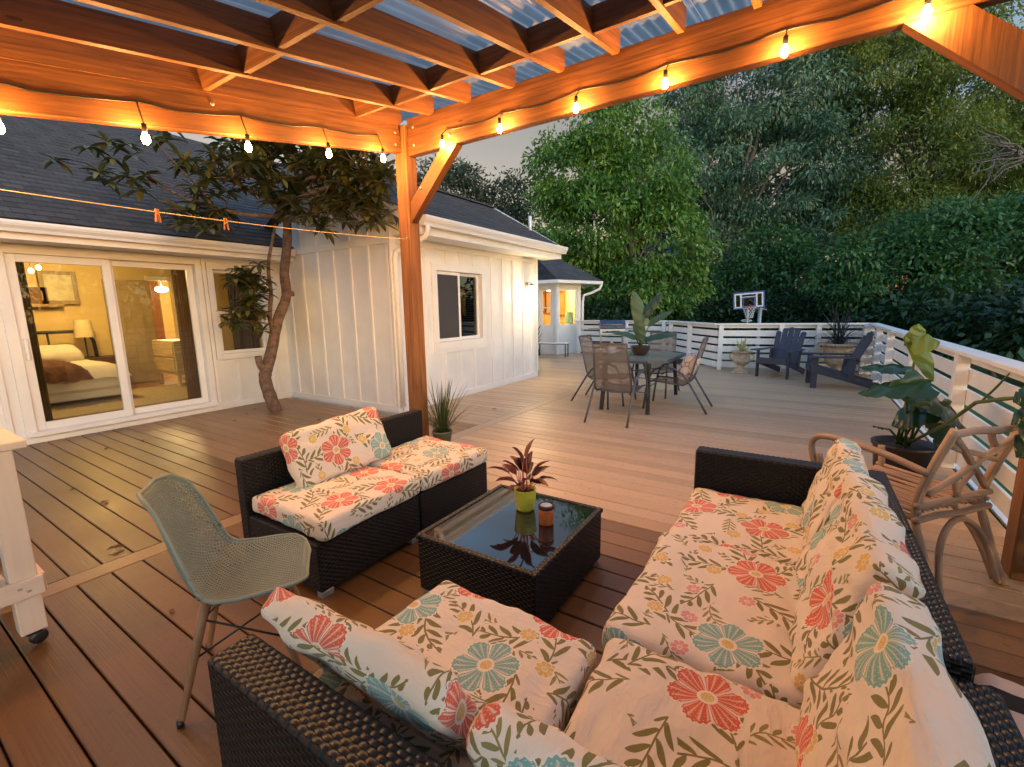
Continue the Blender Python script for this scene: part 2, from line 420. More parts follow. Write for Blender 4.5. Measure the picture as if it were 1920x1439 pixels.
# --- wing with the sliding door (front face y = 7.37)
FY = 7.37; DX0, DX1, DZ0, DZ1 = 1.28, 3.13, .13, 2.13; WX0, WX1, WZ0, WZ1 = 3.35, 4.05, .83, 2.08
hbox('wall', W, -4, DX0, FY, FY+.15, -.7, 2.45); hbox('wall', W, DX0, DX1, FY, FY+.15, DZ1, 2.45); hbox('wall', W, DX0, DX1, FY, FY+.15, -.7, DZ0)
hbox('wall', W, DX1, WX0, FY, FY+.15, -.7, 2.45); hbox('wall', W, WX0, WX1, FY, FY+.15, WZ1, 2.45); hbox('wall', W, WX0, WX1, FY, FY+.15, -.7, WZ0); hbox('wall', W, WX1, 4.4, FY, FY+.15, -.7, 2.45)
hbox('skirting', T, -4, 4.395, FY-.022, FY-.001, .0, .10)
def battens(xs, z0, z1, y, w=.045, t=.02):
    for x in xs: hbox('batten', T, x-w/2, x+w/2, y-t, y-.0005, z0, z1, ch=.002)
battens([-.9, -.5, -.1, .3, .7, 1.08], .101, 2.235, FY)
battens([3.24], .101, 2.235, FY); battens([3.56, 3.92], .101, .70, FY); battens([4.16], .101, 2.235, FY)
hbox('trim', T, 3.262, 4.135, FY-.019, FY-.001, .702, .74)
for a in ((1.19, 1.28, .1005, 2.22), (3.13, 3.2, .1005, 2.22)): hbox('door_trim', T, a[0], a[1], FY-.028, FY-.001, a[2], a[3])
hbox('door_trim', T, 1.281, 3.129, FY-.026, FY-.001, 2.131, 2.22)
hbox('door_sill', T, 1.2, 3.2, FY-.07, FY-.023, .075, .128, ch=.006)
door = bpy.data.objects.new('sliding_door', None); link(door, house)
def sash(parent, x0, x1, y, z0, z1, w, m=T, d=.05, glassm=None, name='frame'):
    def fn(b):
        b.box(((x0+w/2), y, (z0+z1)/2), (w, d, z1-z0), None, .004); b.box(((x1-w/2), y, (z0+z1)/2), (w, d, z1-z0), None, .004)
        b.box(((x0+x1)/2, y, z0+w/2), (x1-x0-2*w, d-.004, w), None, .003); b.box(((x0+x1)/2, y, z1-w/2), (x1-x0-2*w, d-.004, w), None, .003)
    part(name, m, parent, fn)
    part('pane', glassm or M['glass'], parent, lambda b: b.box(((x0+x1)/2, y, (z0+z1)/2), (x1-x0-2*w+.006, .006, z1-z0-2*w+.006)))
sash(door, 1.283, 2.19, FY+.03, DZ0+.002, DZ1-.002, .085); sash(door, 2.155, 3.127, FY+.09, DZ0+.002, DZ1-.002, .075)
part('handle', M['trim'], door, lambda b: b.bar((1.325, FY-.02, .95), (1.325, FY-.02, 1.2), .03, .03, (0, 1, 0), .006))
win = bpy.data.objects.new('window', None); link(win, house)
sash(win, WX0+.002, WX1-.002, FY+.03, WZ0+.002, (WZ0+WZ1)/2+.02, .045, T); sash(win, WX0+.004, WX1-.004, FY+.085, (WZ0+WZ1)/2-.02, WZ1-.002, .045, T)
for a in ((WX0-.075, WX0, WZ0-.075, WZ1+.09), (WX1, WX1+.075, WZ0-.075, WZ1+.09)): hbox('window_trim', T, a[0], a[1], FY-.024, FY-.001, a[2], a[3])
hbox('window_trim', T, WX0+.001, WX1-.001, FY-.022, FY-.001, WZ1+.001, WZ1+.09); hbox('window_sill', T, WX0+.001, WX1-.001, FY-.04, FY-.001, WZ0-.075, WZ0-.001)
# eave of that wing
hbox('soffit', T, -4, 4.395, 6.98, FY-.001, 2.236, 2.25); hbox('fascia', T, -4, 4.395, 6.955, 6.979, 2.2365, 2.43)
def gutter(b, x0, x1, y, z, s=1.0):
    prof = [(0, 0), (-.075, 0), (-.085, .03), (-.11, .06), (-.12, .085), (-.12, .11), (-.112, .11), (-.112, .09), (-.1, .065), (-.075, .035), (-.07, .008), (-.006, .008), (-.006, .11), (0, .11)]
    pr = [(p[0]*s, p[1]*s) for p in prof]; k = len(pr)
    for i in range(k):
        a, c = pr[i], pr[(i+1) % k]
        b.poly([(x0, y+a[0], z+a[1]), (x1, y+a[0], z+a[1]), (x1, y+c[0], z+c[1]), (x0, y+c[0], z+c[1])])
    for x in (x0, x1): b.poly([(x, y+p[0], z+p[1]) for p in (pr[0], pr[1], pr[2], pr[3], pr[4], pr[5], pr[-1])])
part('gutter', T, house, lambda b: gutter(b, -4, 4.39, 6.954, 2.305))
# roofs: real stepped courses
def roof(x0, x1, ye, ze, yr, zr, name='roof', x0r=None, x1r=None, lift=.008):
    x0r = x0 if x0r is None else x0r; x1r = x1 if x1r is None else x1r
    L_ = math.hypot(yr-ye, zr-ze); n = max(2, int(L_/.14)); b = MB()
    dy, dz = (yr-ye)/L_, (zr-ze)/L_; sg = 1 if yr > ye else -1
    up = Vector((0, -dz*sg, dy*sg)) if sg > 0 else Vector((0, dz, -dy))
    up = Vector((0, -(zr-ze), (yr-ye))).normalized()
    if up.z < 0: up = -up
    for i in range(n):
        a, c = i/n, (i+1)/n
        xa0, xa1 = x0+(x0r-x0)*a, x1+(x1r-x1)*a; xc0, xc1 = x0+(x0r-x0)*c, x1+(x1r-x1)*c
        pa = Vector((0, ye+(yr-ye)*a, ze+(zr-ze)*a)); pc = Vector((0, ye+(yr-ye)*c, ze+(zr-ze)*c))
        lo = pa+up*lift
        ya, yc = a*L_, c*L_
        q = [Vector((xa0, 0, 0))+lo, Vector((xa1, 0, 0))+lo, Vector((xc1, 0, 0))+pc, Vector((xc0, 0, 0))+pc]
        u = [(xa0, ya), (xa1, ya), (xc1, yc), (xc0, yc)]
        b.poly(q if sg > 0 else q[::-1], u if sg > 0 else u[::-1])
        b.poly([Vector((xa0, 0, 0))+pa-up*.004, Vector((xa1, 0, 0))+pa-up*.004, q[1], q[0]])
    # underside
    b.poly([(x0, ye, ze-.03), (x1, ye, ze-.03), (x1r, yr, zr-.03), (x0r, yr, zr-.03)][::-1])
    return b.build(name, M['shingle'], house)
roof(-4, 9.0, 6.93, 2.445, 11.6, 5.2)
# --- gabled wing: side wall x = 4.4, front wall y = 4.75
GX, GY, EX = 4.4, 4.75, 8.35; RY, RZ = 6.02, 3.62
def gable(b, x0, x1):
    pts = [(GY, -.7), (7.5, -.7), (7.5, 2.72), (RY, RZ-.06), (GY, 2.72)]
    b.poly([(x0, y, z) for y, z in pts][::-1]); b.poly([(x1, y, z) for y, z in pts])
    for k in range(5):
        a, c = pts[k], pts[(k+1) % 5]
        b.poly([(x0, a[0], a[1]), (x0, c[0], c[1]), (x1, c[0], c[1]), (x1, a[0], a[1])])
part('wall', W, house, lambda b: gable(b, GX, GX+.15)); part('wall', W, house, lambda b: gable(b, EX-.15, EX))
def battens_x(ys, z0, z1, x, w=.045, t=.02):
    for y in ys:
        zt = z1 if z1 is not None else RZ-.12-abs(y-RY)*.70
        part('batten', T, house, lambda b: b.box((x-t/2-.0003, y, (z0+zt)/2), (t, w, zt-z0), None, .002))
ys = [4.80+.385*k for k in range(7)]
battens_x(ys, .101, 2.335, GX); battens_x(ys[1:], 2.43, None, GX)
hbox('band_trim', T, GX-.024, GX-.001, 4.751, FY-.023, 2.336, 2.429); hbox('skirting', T, GX-.023, GX-.001, 4.73, FY-.0235, 0, .10)
hbox('corner_trim', T, GX-.025, GX+.07, GY-.025, GY-.0008, .101, 2.43)
VX0, VX1, VZ0, VZ1 = 5.27, 6.42, .94, 2.03
FX = GX+.15
hbox('wall', W, FX, VX0, GY, GY+.15, -.7, 2.72); hbox('wall', W, VX1, EX-.15, GY, GY+.15, -.7, 2.72); hbox('wall', W, VX0, VX1, GY, GY+.15, VZ1, 2.72); hbox('wall', W, VX0, VX1, GY, GY+.15, -.7, VZ0)
hbox('skirting', T, GX+.071, EX, GY-.022, GY-.001, 0, .10)
battens([4.72, 5.02, 6.72, 7.08, 7.44, 7.80, 8.14], .101, 2.335, GY); battens([5.42, 5.8, 6.18], .101, .77, GY); battens([5.52, 5.86, 6.2], 2.15, 2.335, GY)
hbox('trim', T, 5.17, 6.52, GY-.018, GY-.001, .771, .82); hbox('band_trim', T, GX+.071, EX, GY-.021, GY-.001, 2.336, 2.43); hbox('corner_trim', T, EX-.05, EX+.022, GY-.026, GY-.023, .101, 2.43)
win2 = bpy.data.objects.new('window', None); link(win2, house)
sash(win2, VX0+.003, 5.86, GY+.03, VZ0+.003, VZ1-.003, .05, T, glassm=M['dglass']); sash(win2, 5.83, VX1-.003, GY+.075, VZ0+.003, VZ1-.003, .05, T, glassm=M['dglass'])
for a in ((VX0-.1, VX0, .82, VZ1+.115), (VX1, VX1+.1, .82, VZ1+.115)): hbox('window_trim', T, a[0], a[1], GY-.026, GY-.001, a[2], a[3])
hbox('window_trim', T, VX0+.001, VX1-.001, GY-.024, GY-.001, VZ1+.001, VZ1+.115); hbox('window_sill', T, VX0+.001, VX1-.001, GY-.03, GY-.001, .8205, VZ0-.001)
# insect screen, blind slats and dark room behind that window
m, N, L, P = nt('insect_screen'); P.inputs['Base Color'].default_value = (.07, .07, .08, 1); P.inputs['Roughness'].default_value = .9; P.inputs['Alpha'].default_value = .75; M['screen'] = m
part('insect_screen', M['screen'], win2, lambda b: b.box((5.565, GY+.012, 1.485), (.49, .004, .99)))
for k in range(26): part('blind_slat', plain('blind', (.16, .15, .14), .6) if k == 0 else bpy.data.materials['blind'], win2,
    lambda b: b.box((6.12, GY+.14, .99+k*.039), (.5, .03, .003), Matrix.Rotation(R(35), 3, 'X')))
def room(b, x0, x1, y0, y1, z0, z1):
    b.poly([(x0, y1, z0), (x1, y1, z0), (x1, y1, z1), (x0, y1, z1)]); b.poly([(x0, y0, z0), (x0, y1, z0), (x0, y1, z1), (x0, y0, z1)])
    b.poly([(x1, y1, z0), (x1, y0, z0), (x1, y0, z1), (x1, y1, z1)]); b.poly([(x0, y0, z0), (x1, y0, z0), (x1, y1, z0), (x0, y1, z0)]); b.poly([(x0, y1, z1), (x1, y1, z1), (x1, y0, z1), (x0, y0, z1)])
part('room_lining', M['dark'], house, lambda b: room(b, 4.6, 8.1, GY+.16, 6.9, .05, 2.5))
gold = plain('gold_reflection', (.75, .42, .08), .4, .1, 5, 40, .0004)
def crescent(b):  # golden half disc modelled in place of a reflection in the pane
    c = Vector((6.13, GY+.118, 1.56)); n = 18; q = []
    for i in range(n+1): w = math.pi/2+math.pi*i/n; q.append(c+Vector((.13*math.cos(w), 0, .24*math.sin(w))))
    b.poly(q[::-1]); b.poly([p+Vector((0, .008, 0)) for p in q])
    for i in range(n+1): a, d = q[i], q[(i+1) % (n+1)]; b.poly([a, d, d+Vector((0, .008, 0)), a+Vector((0, .008, 0))])
mo = MB(); crescent(mo); tag(mo.build('window_reflection', gold), 'golden half moon shape standing in for a reflection in the dark window', 'reflection')
# eave, gutter, roof of the gabled wing
hbox('soffit', T, GX+.05, 8.66, 4.36, GY-.001, 2.431, 2.445); hbox('fascia', T, GX+.12, 8.68, 4.335, 4.359, 2.4315, 2.62)
part('gutter', T, house, lambda b: gutter(b, GX+.13, 8.72, 4.334, 2.53, 1.15))
roof(GX-.12, 8.70, 4.29, 2.655, RY, RZ+.02); roof(GX-.12, 8.70, 7.75, 2.655, RY, RZ+.02)
hbox('ridge_cap', M['shingle'], GX-.13, 8.71, RY-.07, RY+.07, RZ+.018, RZ+.05)
part('rake_board', T, house, lambda b: b.bar((8.67, 4.36, 2.62), (8.67, RY, RZ-.03), .03, .14, (0, 0, 1)))
part('rake_board', T, house, lambda b: b.bar((GX-.1, 4.36, 2.62), (GX-.1, RY, RZ-.03), .03, .12, (0, 0, 1)))
part('downspout', T, house, lambda b: b.tube([(4.62, 4.26, 2.54), (4.62, 4.26, 2.47), (4.61, 4.30, 2.40), (4.53, 4.5, 2.30), (4.44, 4.68, 2.22), (4.43, 4.70, 2.12), (4.43, 4.70, .1)], .037, 10))
# vent pipe on the roof
part('vent_pipe', T, house, lambda b: b.tube([(8.55, 5.0, 2.95), (8.55, 5.0, 3.34)], .035, 10))
# --- rear wall and bay with lit windows
hbox('wall', W, EX, 12.6, 7.6, 7.75, -.7, 2.6)
BA, BB, BC = Vector((12.55, 7.62, 0)), Vector((12.55, 6.45, 0)), Vector((13.65, 6.12, 0))
def facet(a, c, wins, z0=.86, z1=2.02):
    d = (c-a); L_ = d.length; d.normalize(); nrm = Vector((-d.y, d.x, 0))
    def seg(s0, s1, za, zb, name='wall', m=W, th=.1, off=0):
        part(name, m, house, lambda b: b.bar(a+d*s0+nrm*(th/2+off)+Vector((0, 0, (za+zb)/2)), a+d*s1+nrm*(th/2+off)+Vector((0, 0, (za+zb)/2)), th, zb-za))
    s = 0
    for (u0, u1) in wins:
        seg(s, u0, -.7, 2.3); seg(u0, u1, -.7, z0); seg(u0, u1, z1, 2.3); s = u1
        wv = bpy.data.objects.new('window', None); link(wv, house)
        def fr(b):
            for (p, q, zz0, zz1) in ((u0, u0+.05, z0, z1), (u1-.05, u1, z0, z1), (u0+.05, u1-.05, z0, z0+.05), (u0+.05, u1-.05, z1-.05, z1), (u0+.05, u1-.05, 1.42, 1.46)):
                if (p, zz0) == (u0+.05, 1.42) and u1-u0 > .75: continue
                b.bar(a+d*p+nrm*.04+Vector((0, 0, (zz0+zz1)/2)), a+d*q+nrm*.04+Vector((0, 0, (zz0+zz1)/2)), .05, zz1-zz0)
        part('frame', T, wv, fr)
        part('pane', M['glass'], wv, lambda b: b.bar(a+d*(u0+.04)+nrm*.05+Vector((0, 0, (z0+z1)/2)), a+d*(u1-.04)+nrm*.05+Vector((0, 0, (z0+z1)/2)), .006, z1-z0-.08))
    seg(s, L_, -.7, 2.3)
facet(BA, BB, [(.62, 1.02)]); facet(BB, BC, [(.14, 1.0)])
hbox('corner_trim', T, 12.49, 12.6, 6.37, 6.448, 0, 2.3)
warm = plain('warm_interior_paint', (.72, .52, .22), .8, .06, 2)
part('room_lining', warm, house, lambda b: (b.poly([(15.2, 7.4, .05), (15.2, 9.6, .05), (15.2, 9.6, 2.1), (15.2, 7.4, 2.1)]), b.poly([(12.6, 9.0, .05), (15.2, 9.0, .05), (15.2, 9.0, 2.1), (12.6, 9.0, 2.1)]), b.poly([(12.6, 6.5, 2.1), (12.6, 9, 2.1), (15.2, 9, 2.1), (15.2, 7.5, 2.1), (13.6, 6.2, 2.1)]), b.poly([(12.6, 6.5, .05), (13.6, 6.2, .05), (15.2, 7.5, .05), (15.2, 9, .05), (12.6, 9, .05)])))
E1, E2, E3, E4 = Vector((12.1, 8.2, 2.28)), Vector((12.1, 6.2, 2.28)), Vector((14.1, 5.6, 2.28)), Vector((17.0, 8.4, 2.28)); RA, RB = Vector((15.0, 9.4, 4.1)), Vector((16.5, 10.5, 4.1))
def bayroof(b):
    for q in ((E2, E3, RA), (E1, E2, RA), (E3, E4, RB, RA)):
        b.poly(q)
    b.poly([E1, RA, RB, E4, E3, E2])
    for p, q in ((E1, E2), (E2, E3), (E3, E4)): b.poly([p-Vector((0, 0, .03)), q-Vector((0, 0, .03)), q, p])
part('roof', M['shingle'], house, bayroof)
def bayfascia(b):
    for p, q in ((E1, E2), (E2, E3), (E3, E4)):
        b.bar(p+Vector((0, 0, -.075)), q+Vector((0, 0, -.075)), .09, .09)
part('gutter', T, house, bayfascia)
part('soffit', T, house, lambda b: b.poly([E1-Vector((0, 0, .125)), E2-Vector((0, 0, .125)), E3-Vector((0, 0, .125)), E4-Vector((0, 0, .125)), Vector((15.5, 9.2, 2.155))][::-1]))
part('downspout', T, house, lambda b: b.tube([E3+Vector((0, 0, -.1)), E3+Vector((-.02, .05, -.26)), E3+Vector((-.15, .25, -.38)), E3+Vector((-.33, .47, -.46)), E3+Vector((-.36, .5, -.7)), E3+Vector((-.36, .5, -2.2))], .045, 10))
part('wall', W, house, lambda b: b.bar((13.66, 6.19, .79), (16.6, 8.5, .79), .1, 2.98))

# ================================================================ pergola
perg = thing('pergola', 'stained timber pergola with sloped rafters and corrugated clear roof', 'pergola', (0, 0, 0))
SL = .187; RB0 = 3.12
def rz_(x): return RB0+SL*(x-3.25)
PX, PY = 3.22, 3.20
def post(x, y, z1, s=.14): return part('post', M['post'], perg, lambda b: b.box((x+s/2, y+s/2, (z1-.0)/2), (s, s, z1), None, .006))
post(PX, PY, 3.115); post(3.24, -1.15, 3.16); post(-1.35, PY, 2.02); post(-1.35, -1.15, 2.02)
part('beam', M['cedar'], perg, lambda b: b.bar((3.29, 3.198, 3.008), (3.29, -1.008, 3.008), .08, .315, (0, 0, 1), .005))
part('beam', M['cedar'], perg, lambda b: b.bar((3.218, 3.285, rz_(3.218)-.115), (-1.6, 3.285, rz_(-1.6)-.115), .07, .235, (0, 0, 1), .005))
part('beam', M['cedar'], perg, lambda b: b.bar((3.2, -1.10, rz_(3.2)-.115), (-1.6, -1.10, rz_(-1.6)-.115), .07, .235, (0, 0, 1), .005))
part('beam', M['cedar'], perg, lambda b: b.bar((-1.26, 3.24, 2.13), (-1.26, -1.05, 2.13), .08, .22, (0, 0, 1), .005))
rys = [3.265, 2.87, 2.46, 2.03, 1.61, 1.20, .78, .36, -.06, -.48, -.90]
RH = .145
for y in rys:
    def fn(b):
        x0, x1 = -1.75, 3.235; w = .019; c = .035
        pts = [(x0, rz_(x0)), (x1-c, rz_(x1-c)), (x1-.008, rz_(x1)+.012), (x1, rz_(x1)+c), (x1, rz_(x1)+RH), (x0, rz_(x0)+RH)]
        o = random.random()*4
        for s_ in (1, -1):
            q = [(x, y-s_*w, z) for x, z in pts]; u = [(x+o, z-rz_(x)+o) for x, z in pts]
            b.poly(q if s_ > 0 else q[::-1], u if s_ > 0 else u[::-1])
        for k in range(6):
            a, c2 = pts[k], pts[(k+1) % 6]
            b.poly([(a[0], y+w, a[1]), (c2[0], y+w, c2[1]), (c2[0], y-w, c2[1]), (a[0], y-w, a[1])], [(a[0]+o, .5), (c2[0]+o, .5), (c2[0]+o, .54), (a[0]+o, .54)])
    part('rafter', M['cedar'], perg, fn)
for xr in (2.75, 1.58, .42, -.75):
    for k in range(len(rys)-1):
        ya, yb = rys[k]-.0195, rys[k+1]+.0195; x = xr+(.02 if k % 2 else -.02)
        part('blocking', M['cedar'], perg, lambda b: b.bar((x, ya, rz_(x)+RH/2+.004), (x, yb, rz_(x)+RH/2+.004), .038, RH-.012, (-SL, 0, 1)))
def brace(y0, z0, y1, z1, t): part('brace', M['cedar'], perg, lambda b: b.bar((3.29, y0, z0), (3.29, y1, z1), .075, t, (0, 0, 1), .004))
def brace_poly(pts, x0=3.25, x1=3.33):
    def fn(b):
        o = random.random()*3
        d = Vector((pts[1][0]-pts[0][0], pts[1][1]-pts[0][1])).normalized(); e = Vector((-d.y, d.x))
        uv = [(Vector(p).dot(d)+o, Vector(p).dot(e)) for p in pts]
        b.poly([(x0, y, z) for y, z in pts], uv); b.poly([(x1, y, z) for y, z in pts][::-1], uv[::-1])
        for k in range(len(pts)):
            a, c = pts[k], pts[(k+1) % len(pts)]
            ln = math.hypot(c[0]-a[0], c[1]-a[1]); b.poly([(x0, a[0], a[1]), (x1, a[0], a[1]), (x1, c[0], c[1]), (x0, c[0], c[1])], [(o, .6), (o, .68), (o+ln, .68), (o+ln, .6)])
    part('brace', M['cedar'], perg, fn)
brace_poly([(3.197, 2.26), (2.62, 2.847), (2.80, 2.847), (3.197, 2.44)])
brace_poly([(-1.007, 2.20), (-1.007, 2.44), (-.565, 2.847), (-.31, 2.847)])
for q in ((3.249, 3.12, 2.93), (3.249, 3.12, 3.08), (3.249, 2.70, 2.93), (3.249, -.45, 2.93), (3.249, 3.06, 2.55)):
    part('bolt', M['steel'], perg, lambda b: (b.lathe([(.014, 0), (.013, .004), (.008, .008), (.001, .009)], 12), b.xf(Matrix.Translation(q) @ Matrix.Rotation(R(-90), 4, 'Y'))))
for q in ((3.15, 3.249, rz_(3.15)-.07), (3.15, 3.249, rz_(3.15)-.17), (1.6, 3.249, rz_(1.6)-.06)):
    part('bolt', M['steel'], perg, lambda b: (b.lathe([(.014, 0), (.013, .004), (.008, .008), (.001, .009)], 12), b.xf(Matrix.Translation(q) @ Matrix.Rotation(R(90), 4, 'X'))))
# corrugated panels, ridges running down the slope
def corr(b, y0, y1):
    n = int((y1-y0)/.076*10); xs = np.linspace(-1.85, 3.62, 10); V = []; F = []
    for i in range(n+1):
        y = y0+(y1-y0)*i/n; zz = .009*math.sin(2*math.pi*y/.076)
        for x in xs: V.append((x, y, rz_(x)+RH+.016+zz))
    k = len(xs)
    for i in range(n):
        for j in range(k-1): F.append((i*k+j, i*k+j+1, (i+1)*k+j+1, (i+1)*k+j))
    b.faces(V, F)
y = -1.25
while y < 3.5:
    part('roof_panel', M['corr'], perg, lambda b: corr(b, y, y+.655)); y += .66

# ================================================================ string lights (real lit bulbs)
BULB = emit('bulb_filament_glass', (1, .55, .17), 28)
wirem = plain('black_wire', (.01, .01, .01), .5, .1, 20, 50, 0)
def string_light(label, pts, anchor, face):
    t = thing('string_light', label, 'string light')
    wp = []
    for i in range(len(pts)-1):
        a, c = Vector(anchor(pts[i])), Vector(anchor(pts[i+1]))
        for k in range(8):
            s = k/8; wp.append(a.lerp(c, s)+Vector((0, 0, -.02*math.sin(math.pi*s)+random.uniform(-.004, .004))))
    wp.append(Vector(anchor(pts[-1])))
    part('wire', wirem, t, lambda b: b.tube(wp, .0045, 6))
    for p in pts:
        p = Vector(p); a = Vector(anchor(p))
        bo = part('bulb', BULB, t, lambda b: b.lathe([(.001, -.034), (.012, -.031), (.019, -.02), (.021, -.006), (.017, .012), (.011, .024), (.0105, .03)], 14, p))
        part('socket', M['black'], bo, lambda b: (b.lathe([(.0125, .028), (.0135, .03), (.0135, .072), (.008, .078), (.003, .08)], 12, p), b.tube([p+Vector((0, 0, .078)), p.lerp(a, .6)+Vector((0, 0, .03)), a], .004, 6)))
        ld = bpy.data.lights.new('bulb_light', 'POINT'); ld.energy = BULB_W; ld.color = (1, .47, .13); ld.shadow_soft_size = .036
        lo = bpy.data.objects.new('bulb_light', ld); lo.location = p+Vector((0, 0, -.002)); link(lo, t)
BULB_W = 12
lx = [-.56, .03, .62, 1.194, 1.769, 2.389, 2.938]
string_light('string of warm round bulbs under the sloped beam nearest the house', [(x, 3.19, 2.423+.19*(x-1.194)) for x in lx], lambda p: (p[0], 3.245, rz_(p[0])-.11), 'y')
string_light('string of warm round bulbs under the level beam towards the trees', [(3.19, y, 2.845) for y in (2.729, 2.136, 1.481, .862, .208, -.387)], lambda p: (3.243, p[1], 2.975), 'x')

# ================================================================ railings
def railing(label, p0, p1, posts, inner):
    p0, p1 = Vector((*p0, 0)), Vector((*p1, 0)); d = p1-p0; L_ = d.length; d.normalize(); nrm = Vector(inner).normalized()
    rz = math.atan2(d.y, d.x); t = thing('deck_railing', label, 'railing', p0, rz)
    s = 1 if Vector((-d.y, d.x, 0)).dot(nrm) > 0 else -1          # local +y towards the deck
    part('cap_rail', M['rail'], t, lambda b: b.box((L_/2, s*.02, 1.02), (L_+.1, .15, .034), None, .004))
    part('top_rail', M['rail'], t, lambda b: b.box((L_/2, -s*.012, .966), (L_, .028, .072), None, .002))
    for k in range(5): part('slat', M['rail'], t, lambda b: b.box((L_/2, -s*.012, .115+.175*k), (L_, .026, .13), None, .003))
    for x in posts: part('post', M['rail'], t, lambda b: b.box((x, s*.047, .5), (.09, .09, 1.0), None, .004))
    return t
railing('white slatted railing running along the right side towards the camera', (13.0-1.3, -1.205), (-2, -1.205), [.05, 1.2, 2.5, 4.4, 6.4, 8.36, 10.4, 12.4], (0, 1, 0))
railing('white slatted railing across the far end behind the two navy chairs', (11.72, -1.15), (11.1, 1.62), [.1, .92, 1.6, 2.78], (-1, 0, 0))
railing('white slatted railing section angling away beside the pale urn', (11.085, 1.64), (13.0, 3.12), [1.2, 2.3], (-1, 1, 0))
railing('white slatted railing behind the grill below the bay window', (13.05, 3.2), (13.2, 6.05), [.1, 1.2, 2.75], (-1, 0, 0))
